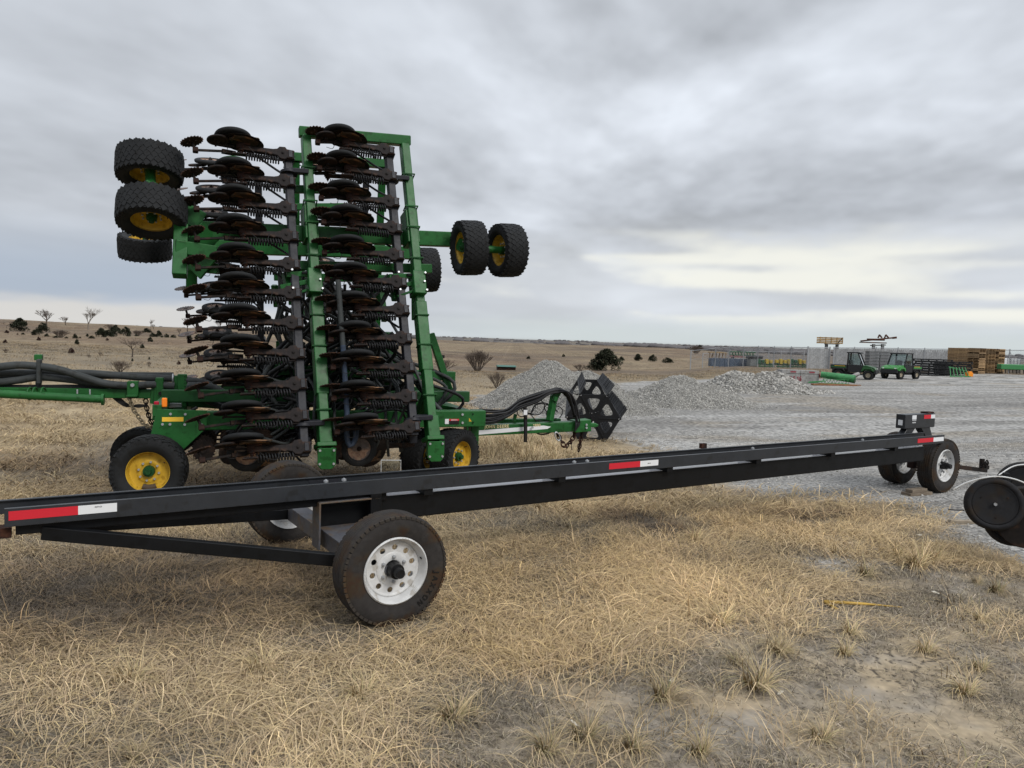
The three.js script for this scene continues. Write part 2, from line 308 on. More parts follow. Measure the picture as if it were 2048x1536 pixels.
function groundTextures(x0, z0, size, n, fine, skip) {
  const a = new Uint8Array(n * n * 4), b = new Uint8Array(n * n * 4);
  for (let j = 0; j < n; j++) for (let i = 0; i < n; i++) {
    const x = x0 + (i + 0.5) / n * size, z = z0 + (j + 0.5) / n * size, o = (j * n + i) * 4;
    const c = -z < 1.2 || Math.abs(x) > 0.78 * -z + 1.5 || x * x + z * z < skip ? [0.17, 0.135, 0.09, 0.5] : groundColour(x, z, fine);
    for (let k = 0; k < 3; k++) { a[o + k] = lin2s(c[k]) * 255; b[o + k] = clamp(c[3] * 0.6 + 0.2) * 255; } a[o + 3] = b[o + 3] = 255;
  }
  const make = (d, srgb) => { const t = new THREE.DataTexture(d, n, n); t.magFilter = THREE.LinearFilter; t.minFilter = THREE.LinearMipmapLinearFilter; t.generateMipmaps = true; if (srgb) t.colorSpace = THREE.SRGBColorSpace; t.repeat.set(1 / size, 1 / size); t.offset.set(-x0 / size, -z0 / size); t.needsUpdate = true; return t; };
  return [make(a, true), make(b, false)];
}
// far land: tawny prairie with darker draws
function farColour(x, z, d) {
  const az = Math.atan2(x, -z), w = (fbm(x / 50, z / 50 + 3, 2) - 0.5) * 40;
  const n = mix(fbm((x + w) / 42, (z + w) / 60, 4), fbm((x + w) / 170 + 8, (z + w) / 260, 4), sst(120, 400, d)), m = fbm(x / 11 + 3, z / 19, 4);
  let c = mix3([0.185, 0.134, 0.078], [0.150, 0.098, 0.055], sst(0.4, 0.62, n));
  c = mix3(c, [0.235, 0.18, 0.104], 0.8 * sst(0.5, 0.72, m)); c = mix3(c, [0.095, 0.066, 0.043], 0.75 * sst(0.5, 0.68, fbm(x / 60 + 20, (z + w) / 26, 4)));
  const right = sst(0.22, 0.32, az);
  c = mix3(c, [0.115, 0.092, 0.072], right * sst(160, 420, d) * 0.8);
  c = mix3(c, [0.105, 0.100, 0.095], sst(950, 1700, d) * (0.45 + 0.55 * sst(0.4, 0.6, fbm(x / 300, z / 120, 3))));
  return c;
}
{
  const seg = [], K = 460, A = rad(46);
  for (let i = 0; i <= K; i++) seg.push(-A + 2 * A * i / K);
  for (let i = 1; i < 90; i++) seg.push(A + (2 * Math.PI - 2 * A) * i / 90);
  seg.push(-A + 2 * Math.PI);
  const rings = [0.3]; while (rings[rings.length - 1] < 9000) rings.push(rings[rings.length - 1] * (rings[rings.length - 1] < 60 ? 1.032 : 1.04));
  const R1 = 13, R2 = 56, nS = seg.length, pos = [], uv = [], col = [], idx = [[], [], []];
  for (const r of rings) for (const a of seg) {
    const x = r * Math.sin(a), z = -r * Math.cos(a); pos.push(x, height(x, z), z); uv.push(x, z);
    if (r > R2 * 0.9) { let c = farColour(x, z, r); if (r < 90) c = mix3(groundColour(x, z, 0), c, sst(56, 90, r) * (1 - gravelAmount(x, z))); col.push(...c); } else col.push(1, 1, 1);
  }
  for (let j = 0; j < rings.length - 1; j++) for (let i = 0; i < nS - 1; i++) {
    const a = j * nS + i, b = a + 1, c = a + nS, d = c + 1, k = rings[j + 1] <= R1 ? 0 : rings[j + 1] <= R2 ? 1 : 2;
    idx[k].push(a, b, d, a, d, c);
  }
  const g = new THREE.BufferGeometry(); const all = [...new Array(3)].map((_, k) => idx[k].length);
  const flat = new Uint32Array(all[0] + all[1] + all[2]); let o = 0; for (let k = 0; k < 3; k++) { for (let i = 0; i < idx[k].length; i++) flat[o + i] = idx[k][i]; g.addGroup(o, all[k], k); o += all[k]; }
  g.setIndex(new THREE.BufferAttribute(flat, 1));
  g.setAttribute('position', new THREE.Float32BufferAttribute(pos, 3)); g.setAttribute('uv', new THREE.Float32BufferAttribute(uv, 2)); g.setAttribute('color', new THREE.Float32BufferAttribute(col, 3));
  g.computeVertexNormals();
  const [ca, ba] = groundTextures(-11, -13.2, 22, 2048, 2, 0), [cb, bb] = groundTextures(-44, -60, 88, 1800, 1, 130);
  const far = texture(512, (u, v) => { const k = 0.42 + 0.85 * wrapn(u, v, 40, 4, 6) + 0.3 * wrapn(u, v, 8, 3, 2); return [k, k, k]; }); far.repeat.set(1 / 24, 1 / 24);
  const near = new THREE.MeshStandardMaterial({ map: ca, bumpMap: ba, bumpScale: 0.03, roughness: 1 }), midm = new THREE.MeshStandardMaterial({ map: cb, bumpMap: bb, bumpScale: 0.04, roughness: 1 }), farm = new THREE.MeshStandardMaterial({ map: far, bumpMap: far, bumpScale: 0.5, vertexColors: true, roughness: 1 });
  const m = new THREE.Mesh(g, [near, midm, farm]); m.name = 'ground'; m.receiveShadow = true; scene.add(m); tag(m, null, null, null, 'structure');
}
// ---------------------------------------------------------------- header trailer
const font = await new FontLoader().loadAsync('fonts/droid/droid_sans_bold.typeface.json');
function letters(text, size, depth) { const g = new TextGeometry(text, { font, size, depth, curveSegments: 3, bevelEnabled: false }); g.computeBoundingBox(); return g; }
function textLine(text, width, depth = 0.002) {   // a line of lettering as wide as asked, starting at the origin
  const g = letters(text, 1, 0.01), b = g.boundingBox, s = width / (b.max.x - b.min.x); g.translate(-b.min.x, -b.min.y, 0).scale(s, s, depth / 0.01); g.userData.height = (b.max.y - b.min.y) * s; return g;
}
// a tyre about the z axis, its outer face towards +z
function tyreGeometry(R, W, r, grooves = 0) {
  const h = W / 2, s = R - r, p = [[r, -h * 0.62], [r + 0.02 * s, -h * 0.80], [r + 0.12 * s, -h * 0.90], [r + 0.4 * s, -h * 1.0], [r + 0.62 * s, -h * 0.99], [r + 0.80 * s, -h * 0.93], [r + 0.9 * s, -h * 0.86], [R - 0.03 * s, -h * 0.74]];
  const up = p.slice();
  if (grooves) { const n = grooves, e = 0.66; for (let i = 0; i <= n; i++) { const c = -e + 2 * e * (i / n), w = e / n; if (i) up.push([R - 0.0005, h * (c - w * 1.55)], [R, h * (c - w * 0.5)]); if (i < n) up.push([R, h * (c + w * 0.25)], [R - 0.009, h * (c + w * 0.32)], [R - 0.009, h * (c + w * 0.42)]); } }
  else up.push([R, -h * 0.5], [R + 0.002, 0], [R, h * 0.5]);
  for (const q of p.slice().reverse()) up.push([q[0], -q[1]]);
  return lathe(up, 72).rotateX(Math.PI / 2);
}
function trailerWheel(parent, lettered) {
  const w = part('wheel', parent), R = 0.352, W = 0.205, r = 0.205;
  const T = mesh('tyre', [tyreGeometry(R, W, r, 5)], M.trailerTyre, w);
  const sipes = [];
  for (let i = 0; i < 60; i++) for (const s of [-1, 1]) { const a = i / 60 * Math.PI * 2; sipes.push(place(box(0.016, 0.026, 0.034, 0, 0, 0), Math.cos(a) * (R - 0.0185), Math.sin(a) * (R - 0.0185), s * W * 0.405, 0, 0, a + Math.PI / 2 * 0 + 0.0)); }
  mesh('tread', sipes, M.rubberDusty, w);
  // rim barrel and pierced disc
  const rim = lathe([[0.203, 0.098], [0.212, 0.092], [0.212, 0.086], [0.204, 0.080], [0.197, 0.075], [0.196, 0.062], [0.188, 0.052], [0.184, 0.03], [0.180, -0.03], [0.196, -0.07], [0.212, -0.088], [0.212, -0.095], [0.190, -0.075], [0.172, -0.03], [0.176, 0.03], [0.182, 0.05], [0.190, 0.062], [0.192, 0.078], [0.199, 0.088], [0.203, 0.098]], 64).rotateX(Math.PI / 2);
  const holes = []; for (let i = 0; i < 10; i++) { const a = (i + 0.35) / 10 * Math.PI * 2; holes.push(circlePath(Math.cos(a) * 0.134, Math.sin(a) * 0.134, 0.0175)); }
  const s = new THREE.Shape(); s.absarc(0, 0, 0.178, 0, Math.PI * 2); holes.push(circlePath(0, 0, 0.055)); s.holes = holes;
  const disc = new THREE.ExtrudeGeometry(s, { depth: 0.006, bevelEnabled: true, bevelThickness: 0.003, bevelSize: 0.003, bevelOffset: -0.003, bevelSegments: 1, curveSegments: 28 }).translate(0, 0, 0.022);
  const raised = lathe([[0.052, 0.032], [0.060, 0.044], [0.096, 0.042], [0.108, 0.032]], 48).rotateX(Math.PI / 2), lip = lathe([[0.158, 0.031], [0.168, 0.036], [0.178, 0.034], [0.181, 0.02]], 48).rotateX(Math.PI / 2);
  mesh('rim', [rim, disc, raised, lip], M.whitePaint, w);
  mesh('hub', [cyl(0.047, 0.050, 0.075, 28, 0, 0, 0.07, Math.PI / 2), cyl(0.032, 0.034, 0.05, 24, 0, 0, 0.125, Math.PI / 2), cyl(0.027, 0.032, 0.012, 24, 0, 0, 0.155, Math.PI / 2), cyl(0.05, 0.05, 0.16, 20, 0, 0, -0.04, Math.PI / 2), cyl(0.105, 0.105, 0.03, 28, 0, 0, -0.02, Math.PI / 2)], M.hubBlack, w);
  for (let i = 0; i < 6; i++) { const a = (i + 0.5) / 6 * Math.PI * 2; mesh('lug_nut', [bolt(0.011, 0.02, Math.cos(a) * 0.079, Math.sin(a) * 0.079, 0.05, Math.PI / 2), cyl(0.006, 0.006, 0.012, 8, Math.cos(a) * 0.079, Math.sin(a) * 0.079, 0.064, Math.PI / 2)], M.zinc, w); }
  mesh('valve', [cyl(0.004, 0.005, 0.035, 8, 0.178, 0.055, 0.052, Math.PI / 2 + 0.5, 0, 0)], M.hoseBlack, w);
  if (lettered) {
    const out = [], word = 'JAXXON';
    [...word].forEach((ch, i) => { const g = letters(ch, 0.036, 0.004), b = g.boundingBox; g.translate(-(b.min.x + b.max.x) / 2, 0, 0); const a = rad(-8 - i * 9.2); out.push(g.applyMatrix4(new THREE.Matrix4().makeRotationZ(a - Math.PI / 2).premultiply(new THREE.Matrix4().makeTranslation(Math.cos(a) * 0.256, Math.sin(a) * 0.256, W / 2 - 0.0015)))); });
    mesh('lettering', out, M.letterBlack, w);
  }
  return w;
}
M.beamTopSheen = mat(0.30, 0.30, 0.31, 0.25); M.letterBlack = mat(0.009, 0.009, 0.0095, 0.45); M.trailerTyre = mat(0.040, 0.036, 0.032, 0.9, { map: dirtTex }); M.hubBlack = mat(0.012, 0.012, 0.013, 0.4, { map: grime });
{
  // along u, across n (away from the eye), from the near rail's rear end
  const u = V(0.844, 0, -0.536), n = V(-0.536, 0, -0.844), A = at(8.5, 1033, 4.11); A.y = 0;
  const T = thing('header_trailer', 'long black steel header trailer with white spoked wheels and red and white reflective tape', 'trailer', A, Math.atan2(0.536, 0.844));
  // local: x along the rails, z towards the eye (so -z is across and away), y up
  const RT = 0.768, RH = 0.104, L = 9.86, ang = (z, s) => [rbox(L, RH, 0.008, L / 2, RT - RH / 2, z, 0.002), rbox(L, 0.008, 0.06, L / 2, RT - RH + 0.004, z - s * 0.03, 0.002), rbox(L, 0.008, 0.022, L / 2, RT - 0.004, z - s * 0.011, 0.002)];
  mesh('near_rail', ang(0, 1), M.black, T).name = "rail"; mesh('rail', [rbox(L + 0.35, 0.085, 0.008, L / 2 - 0.175, RT - 0.0425, -0.262, 0.002), rbox(L + 0.35, 0.008, 0.022, L / 2 - 0.175, RT - 0.004, -0.251, 0.002)], M.black, T);
  mesh('spine_tube', [bar(V(0.05, 0.632, -0.125), V(2.3, 0.632, -0.125), 0.16, 0.062, 0.006)], M.blackBeam, T);
  mesh('main_beam', [bar(V(2.25, 0.532, -0.125), V(9.55, 0.532, -0.125), 0.11, 0.181, 0.012)], M.blackBeam, T);
  mesh('beam_top_sheen', [box(7.25, 0.003, 0.104, 5.9, 0.6245, -0.125)], M.beamTopSheen, T);  // added strip, its pale smooth colour stands for sky reflected along the beam
  mesh('beam_end_plate', [rbox(0.014, 0.33, 0.15, 1.79, 0.47, -0.07, 0.003), rbox(0.44, 0.012, 0.15, 2.01, 0.632, -0.07, 0.003)], M.blackSkylit, T);
  mesh('beam', [rbox(0.44, 0.22, 0.012, 2.01, 0.53, -0.13, 0.003)], M.blackBeam, T).name = 'saddle_plate';
  mesh('saddle_post', [rbox(0.085, 0.30, 0.07, 2.2, 0.52, -0.03, 0.006)], M.blackBeam, T);
  for (let i = 0; i < 6; i++) mesh('cross_bracket', [rbox(0.075, 0.055, 0.24, 2.62 + i * 1.24, 0.644, -0.131, 0.003)], M.blackBeam, T);
  // rear axle, diagonal brace
  mesh('rear_axle', [bar(V(1.90, 0.365, 0.60), V(1.88, 0.365, -1.26), 0.12, 0.115, 0.006), rbox(0.42, 0.012, 0.5, 2.03, 0.43, 0.05, 0.003), cyl(0.03, 0.03, 2.16, 16, 1.99, 0.352, -0.33, Math.PI / 2)], M.blackSkylit, T);
  mesh('diagonal_brace', [bar(V(0.18, 0.60, -0.06), V(1.86, 0.345, 0.46), 0.055, 0.078, 0.005)], M.blackBeam, T);
  mesh('diagonal_brace', [bar(V(0.18, 0.60, -0.18), V(1.86, 0.345, -0.95), 0.055, 0.078, 0.005)], M.blackBeam, T);
  mesh('rear_stub', [rbox(0.12, 0.06, 0.1, -0.03, 0.615, -0.11, 0.004)], M.rust, T);
  const wheels = [[2.02, 0.352, 0.70, true, 1], [1.95, 0.352, -1.36, false, -1], [10.02, 0.352, -0.13, false, 1], [10.12, 0.352, -0.72, false, 1]];
  wheels.forEach(([x, y, z, let_, s], i) => { const w = trailerWheel(T, let_); w.position.set(x, y, z); if (s < 0) w.rotation.y = Math.PI; w.rotateZ([0.0, 0.5, 0.2, 0.9][i]); });
  // front axle, bolster, drawbar
  mesh('front_axle', [bar(V(10.07, 0.352, -0.1), V(10.07, 0.352, -0.78), 0.07, 0.07, 0.006), rbox(0.09, 0.3, 0.09, 9.92, 0.42, -0.42, 0.006), cyl(0.05, 0.05, 0.18, 18, 9.9, 0.62, -0.42)], M.rust, T);
  mesh('beam', [bar(V(9.2, 0.53, -0.17), V(9.86, 0.53, -0.44), 0.10, 0.18, 0.008)], M.blackBeam, T).name = 'front_beam';
  mesh('bolster', [rbox(0.72, 0.185, 0.125, 9.96, 0.90, -0.43, 0.006), poly([[9.5, 0.60], [9.66, 0.60], [9.88, 0.806], [9.70, 0.806]], 0.09).translate(0, 0, -0.43), poly([[10.24, 0.60], [10.36, 0.60], [10.24, 0.806], [10.02, 0.806]], 0.09).translate(0, 0, -0.43), rbox(0.9, 0.03, 0.10, 9.94, 0.60, -0.43, 0.004)], M.black, T);
  mesh('bolster_cap', [rbox(0.16, 0.018, 0.10, 10.23, 1.003, -0.43, 0.003)], M.rust, T);
  mesh('drawbar', [bar(V(10.15, 0.33, -0.42), V(11.9, 0.10, -0.42), 0.06, 0.06, 0.005), poly([[0, 0], [0.16, 0.02], [0.16, 0.07], [0, 0.09]], 0.05).translate(11.8, 0.1, -0.42), cyl(0.035, 0.035, 0.16, 10, 11.78, 0.2, -0.42)], M.rustDark, T);
  const ch = []; for (let i = 0; i < 9; i++) { const t = i / 8, a = t * 5; ch.push(place(new THREE.TorusGeometry(0.026, 0.008, 6, 10), 11.68 + 0.09 * Math.sin(a * 1.3) + 0.12 * t, 0.16 + 0.10 * Math.abs(Math.cos(a)) * (1 - t * 0.6), -0.36 + 0.05 * Math.cos(a * 2), a, i * 1.3, 0)); }
  mesh('safety_chain', ch, M.rustDark, T);
  // tape: red then white
  const tape = (x, y, z, l1, l2, h) => { mesh('red_tape', [box(l1, h, 0.0016, x + l1 / 2, y, z)], M.red, T); mesh('white_tape', [box(l2, h, 0.0016, x + l1 + l2 / 2, y, z)], M.reflectWhite, T); };
  tape(0.02, RT - 0.042, 0.0052, 0.335, 0.20, 0.052); tape(4.35, RT - 0.046, 0.0052, 0.36, 0.22, 0.052); tape(9.24, RT - 0.050, 0.0052, 0.36, 0.24, 0.052); tape(10.04, 0.952, -0.3658, 0.17, 0.10, 0.052);
  const print = (s, w, x, y, z, m, ry = 0) => mesh('printing', [place(textLine(s, w, 0.0012), x, y, z, 0, ry)], m, T);
  print('DOT-C2', 0.035, 0.44, RT - 0.034, 0.0062, M.black); print('DOT-C2', 0.035, 4.8, RT - 0.05, 0.0062, M.black);
  // maker's plate and badge on the bolster's end
  mesh('badge', [box(0.10, 0.05, 0.0015, 9.81, 0.955, -0.3668), ...[0, 1, 2, 3].map((i) => box(0.012, 0.03, 0.001, 9.775 + i * 0.024, 0.922, -0.3666)), ...[0, 1, 2, 3, 4].map((i) => box(0.011, 0.014, 0.001, 9.775 + i * 0.017, 0.884, -0.3666))], M.reflectWhite, T);
  mesh('serial_plate', [box(0.001, 0.07, 0.06, 9.5993, 0.885, -0.43)], M.reflectWhite, T);
  for (const [x] of [[1.85], [1.98], [4.02], [4.16], [6.3], [8.2]]) for (const z of [-0.045]) mesh('bolt', [cyl(0.008, 0.008, 0.05, 8, x, RT - 0.01, z - 0.02), bolt(0.017, 0.014, x, RT + 0.002, z - 0.02)], M.zinc, T);
  for (const x of [1.8, 4.0, 6.2]) mesh('header_rest_plate', [rbox(0.22, 0.07, 0.006, x + 0.1, RT - 0.06, -0.256, 0.002)], M.slate, T);
  mesh('stub_post', [rbox(0.075, 0.05, 0.04, 5.83, RT + 0.02, -0.3, 0.004)], M.rust, T);
}
// ---------------------------------------------------------------- folded air drill
{
  const O = at(652, 910, 8.72); O.y = 0;
  const D = thing('air_drill', 'green folding air drill with both wings folded upright and rows of rusty disc openers', 'seed drill', O, 0.366);
  D.updateMatrixWorld(true);
  const inv = D.matrixWorld.clone().invert(), eye = camera.position.clone().applyMatrix4(inv);
  const LP = (px, py, z) => { const d = ray(px, py).transformDirection(inv); return d.multiplyScalar((z - eye.z) / d.z).add(eye); };   // where the line of sight meets the drill's own plane z
  const LD = (px, py, depth) => at(px, py, depth).applyMatrix4(inv);
  const gy = (p) => height(p.clone().applyMatrix4(D.matrixWorld).x, p.clone().applyMatrix4(D.matrixWorld).z);
  const wing = new THREE.Matrix4().makeRotationZ(rad(2.3)).multiply(new THREE.Matrix4().makeRotationX(rad(-19))).setPosition(0, 0.36, 0);
  const MID = -2.2, mirror = new THREE.Matrix4().makeTranslation(0, 0, 2 * MID).multiply(new THREE.Matrix4().makeScale(1, 1, -1)), farWing = mirror.clone().multiply(wing);
  const W = (x, y, z) => V(x, y, z).applyMatrix4(wing), F = (x, y, z) => V(x, y, z).applyMatrix4(farWing);

  // one opener: X along the travel, Y across the row, Z out from the toolbar (down, at work)
  const turned = (g, y = 0) => g.rotateY(y);
  const TH = rad(4);
  const armG = turned(poly([[-0.60, -0.024], [-0.60, 0.026], [-0.34, 0.026], [-0.20, 0.030], [-0.15, 0.040], [-0.12, 0.066], [-0.05, 0.070], [-0.03, 0.048], [0.055, 0.044], [0.055, -0.044], [-0.03, -0.046], [-0.06, -0.066], [-0.12, -0.060], [-0.15, -0.036], [-0.20, -0.028], [-0.24, -0.034], [-0.27, -0.022]], 0.07, 0.006).scale(1, 1.3, 1).translate(0, 0, 0.085), TH);
  const coil = []; for (let i = 0; i <= 150; i++) { const t = i / 150, a = t * Math.PI * 2 * 13; coil.push(V(-0.54 + 0.42 * t, -0.098 + 0.041 * Math.cos(a), 0.085 + 0.041 * Math.sin(a))); }
  const springG = turned(new THREE.TubeGeometry(new THREE.CatmullRomCurve3(coil), 170, 0.0105, 5), TH);
  const springRod = turned(rod(V(-0.56, -0.092, 0.085), V(-0.06, -0.092, 0.085), 0.011, 6), TH);
  const hx = -0.58, hz = 0.115;
  const hubG = [cyl(0.052, 0.056, 0.085, 14, hx, 0.03, hz), cyl(0.040, 0.040, 0.03, 12, hx, -0.025, hz), rbox(0.13, 0.035, 0.06, hx + 0.05, 0.055, hz + 0.02, 0.004)];
  const nutG = [bolt(0.022, 0.03, hx, -0.05, hz), cyl(0.010, 0.010, 0.04, 8, hx, -0.065, hz)];
  const discG = place(lathe([[0.02, 0.012], [0.10, 0.014], [0.18, 0.004], [0.246, -0.006], [0.249, -0.008], [0.246, -0.010], [0.18, -0.001], [0.10, 0.008], [0.02, 0.006]], 40), hx + 0.03, 0.088, hz, rad(5), 0, rad(-5));
  const arc = (r, a0, a1, y, n = 12) => { const p = []; for (let i = 0; i <= n; i++) { const a = mix(a0, a1, i / n); p.push(V(hx + 0.03 + r * Math.cos(a), y, hz + r * Math.sin(a))); } return p; };
  const bootG = [hose(arc(0.165, 0.2, 2.7, 0.070), 0.021, 16, 6).scale(1, 1, 1), rbox(0.30, 0.012, 0.10, hx + 0.05, 0.062, hz + 0.10, 0.004, 0, 0.3), poly([[-0.05, 0], [0.22, 0.02], [0.20, 0.05], [0.05, 0.06], [-0.08, 0.04]], 0.012, 0.002).rotateX(Math.PI / 2).translate(hx, 0.072, hz + 0.12)];
  const gx = hx - 0.085, gyy = 0.142;
  const gTyre = place(lathe([[0.125, -0.028], [0.17, -0.034], [0.208, -0.028], [0.221, -0.012], [0.223, 0.006], [0.216, 0.020], [0.19, 0.031], [0.16, 0.033], [0.14, 0.026]], 40), gx, gyy, hz);
  const gRim = place(lathe([[0.0, 0.018], [0.045, 0.020], [0.052, 0.012], [0.12, 0.014], [0.145, 0.022], [0.162, 0.033], [0.165, 0.030], [0.14, -0.02], [0.06, -0.010], [0, -0.010]], 32), gx, gyy, hz);
  const gCap = [cyl(0.012, 0.034, 0.045, 12, gx, gyy + 0.035, hz)], gRim2 = [gRim, ...[0, 1, 2, 3, 4].map((i) => bolt(0.010, 0.012, gx + 0.09 * Math.cos(i * 1.257), gyy + 0.018, hz + 0.09 * Math.sin(i * 1.257)))];
  const pressG = [place(lathe([[0.02, 0.012], [0.09, 0.010], [0.105, 0.018], [0.126, 0.012], [0.131, 0], [0.126, -0.012], [0.105, -0.018], [0.09, -0.01], [0.02, -0.012]], 30), hx - 0.265, 0.072, hz + 0.02, 0.06, 0, 0.08), cyl(0.02, 0.02, 0.05, 8, hx - 0.265, 0.055, hz + 0.02)];
  const pressArm = [bar(V(hx - 0.29, 0.03, hz - 0.02), V(hx - 0.02, 0.025, hz - 0.05), 0.03, 0.018, 0.003), bolt(0.013, 0.03, hx - 0.29, 0.022, hz - 0.02)];
  function serrated(R, n, h) { const s = new THREE.Shape(); for (let i = 0; i < n * 4; i++) { const a = i / (n * 4) * Math.PI * 2, r = i % 4 < 2 ? R : R * 0.88; i ? s.lineTo(r * Math.cos(a), r * Math.sin(a)) : s.moveTo(r, 0); } s.holes.push(circlePath(0, 0, 0.02)); for (let i = 0; i < 4; i++) s.holes.push(circlePath(0.055 * Math.cos(i * 1.57 + 0.4), 0.055 * Math.sin(i * 1.57 + 0.4), 0.008)); return new THREE.ExtrudeGeometry(s, { depth: h, bevelEnabled: false }).translate(0, 0, -h / 2).rotateX(Math.PI / 2); }
  const closer = (cx, cy, tilt, r, block, elbow) => {
    const wheel = [place(serrated(r, 20, 0.010), cx, cy, hz - 0.02, rad(4), 0, tilt), place(cyl(0.034, 0.034, 0.03, 12), cx, cy, hz - 0.02, 0, 0, tilt)];
    const arm2 = [rod(V(cx, cy, hz - 0.02), V(block[0], block[1], hz - 0.02), 0.016, 8), bar(V(block[0], block[1], hz - 0.02), V(elbow, block[1] + 0.035, hz - 0.04), 0.022, 0.028, 0.004), bar(V(elbow, block[1] + 0.035, hz - 0.04), V(elbow + 0.16, block[1] + 0.055, hz - 0.10), 0.05, 0.05, 0.006)];
    return [wheel, arm2, [rbox(0.066, 0.066, 0.066, block[0], block[1], hz - 0.02, 0.012)]];
  };
  const handleG = [rbox(0.17, 0.016, 0.07, hx - 0.02, -0.10, hz + 0.03, 0.006), ...[0, 1, 2, 3, 4, 5, 6].map((i) => box(0.010, 0.02, 0.06, hx - 0.085 + i * 0.022, -0.088, hz + 0.03)), rod(V(hx + 0.05, -0.095, hz), V(hx + 0.06, 0.03, hz - 0.05), 0.012, 6)];
  const hoseG = [hose([V(hx + 0.12, 0.10, hz + 0.02), V(hx + 0.16, 0.13, hz - 0.10), V(hx + 0.10, 0.16, 0.02), V(-0.20, 0.10, -0.16), V(-0.10, 0.2, -0.42)], 0.017, 20, 6)], hoseG2 = [hose([V(hx - 0.06, 0.06, hz - 0.04), V(hx - 0.20, 0.14, -0.06), V(hx - 0.10, 0.25, -0.24), V(hx + 0.18, 0.22, -0.36), V(-0.12, 0.02, -0.34), V(-0.02, -0.12, -0.22)], 0.015, 26, 6)];
  const wireB = [hose([V(hx - 0.15, 0.0, hz), V(hx - 0.18, -0.08, hz), V(hx - 0.26, -0.07, hz)], 0.004, 10, 4)], wireG = [hose([V(-0.28, -0.04, 0.2), V(-0.32, -0.14, 0.22), V(-0.42, -0.13, 0.26), V(-0.5, -0.06, 0.28)], 0.004, 14, 4)];
  const clampG = [rbox(0.135, 0.125, 0.115, 0.005, 0, 0.02, 0.008), rbox(0.05, 0.10, 0.09, 0.02, 0, 0.085, 0.006), cyl(0.009, 0.009, 0.17, 6, 0.066, 0.05, 0.02, Math.PI / 2), cyl(0.009, 0.009, 0.17, 6, 0.066, -0.05, 0.02, Math.PI / 2)];
  const pinG = [turned(place(bolt(0.026, 0.02, 0, 0, 0, Math.PI / 2), -0.085, 0.004, 0.114), TH), turned(place(bolt(0.015, 0.03, 0, 0, 0, Math.PI / 2), -0.085, 0.004, 0.122), TH)];
  const P = (l) => plainGeometry([l]);
  const U = { arm: P([armG, springRod]), spring: P([springG]), hub: P(hubG), nut: P(nutG), disc: P([discG]), boot: P(bootG), tyre: P([gTyre]), wheel: P(gRim2), cap: P(gCap), press: P([pressG, pressArm]), handle: P(handleG), hose: P(hoseG), hose2: P(hoseG2), wire: P(wireG), wireB: P(wireB), clamp: P(clampG), pin: P(pinG) };
  const rearCloser = closer(-1.14, 0.035, rad(17), 0.138, [-1.10, -0.075], -0.80).map(P), frontCloser = closer(-0.96, 0.155, rad(1), 0.145, [-0.945, 0.0], -0.74).map(P);
  const farCloser = closer(-1.12, 0.12, rad(10), 0.135, [-1.09, 0.0], -0.78).map(P);
  function rowUnit(closerG, m, litTone = true, detail = true, closerM = M.rustCloser) {
    const r = part('row_unit', D);
    const add = (n, g, mt) => { const o = new THREE.Mesh(g, mt); o.name = n; o.castShadow = o.receiveShadow = true; r.add(o); };
    add('arm', U.arm, M.arm); add('pivot_clamp', U.clamp, M.slate); add('pivot_pin', U.pin, M.rustDark); add('spring', U.spring, M.hoseBlack); add('bearing_hub', U.hub, M.rust); add('hub_nut', U.nut, M.rust);
    add('disc_blade', U.disc, M.discDark); add('seed_boot', U.boot, M.discSteel); add('gauge_tyre', U.tyre, M.rubberClean); add('gauge_wheel', U.wheel, litTone ? M.paleWheel : M.rustDark); add('wheel_cap', U.cap, M.rustDark); add('press_wheel', U.press, M.rustDark);  // gauge wheels farther in take a darker colour in place of shade
    add('closing_wheel', closerG[0], closerM); add('closing_arm', closerG[1], M.rustDark); add('closing_pivot', closerG[2], M.rust);
    if (detail) { add('depth_handle', U.handle, M.arm); add('seed_hose', U.hose, M.hoseGrey); add('air_hose', U.hose2, M.hoseBlack); add('cable', U.wire, M.hoseBlack); add('cable', U.wireB, M.hoseBlack); }
    r.applyMatrix4(m); return r;
  }
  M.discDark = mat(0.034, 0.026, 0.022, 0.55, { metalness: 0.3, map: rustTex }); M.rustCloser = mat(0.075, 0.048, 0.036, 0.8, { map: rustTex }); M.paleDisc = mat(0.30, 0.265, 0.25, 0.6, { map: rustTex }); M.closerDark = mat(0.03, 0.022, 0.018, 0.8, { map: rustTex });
  const unitAt = (base, x, y, z = 0) => base.clone().multiply(new THREE.Matrix4().makeTranslation(x, y, z));
  const SP = 0.381, XL = -0.245, XR = 1.075, YL = 0.10, YR = 0.275, rnd = rng(11);
  const wob = () => new THREE.Matrix4().makeRotationY((rnd() - 0.5) * 0.12).multiply(new THREE.Matrix4().makeRotationZ((rnd() - 0.5) * 0.06)).multiply(new THREE.Matrix4().makeRotationX((rnd() - 0.5) * 0.08));
  for (let i = 0; i < 11; i++) {
    rowUnit(rearCloser, unitAt(wing, XL, YL + i * SP).multiply(wob()));
    rowUnit(frontCloser, unitAt(wing, XR, YR + i * SP).multiply(wob()));
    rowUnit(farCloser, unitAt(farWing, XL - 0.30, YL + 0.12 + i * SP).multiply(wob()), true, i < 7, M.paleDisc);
    if (i % 2 === 0 || i < 6) rowUnit(farCloser, unitAt(farWing, XR, YR + i * SP).multiply(wob()), true, false);
  }
  // the middle section's openers stand on the ground side
  const down = (x, y, z) => new THREE.Matrix4().makeBasis(V(1, 0, 0), V(0, 0, 1), V(0, -1, 0)).setPosition(x, y, z);
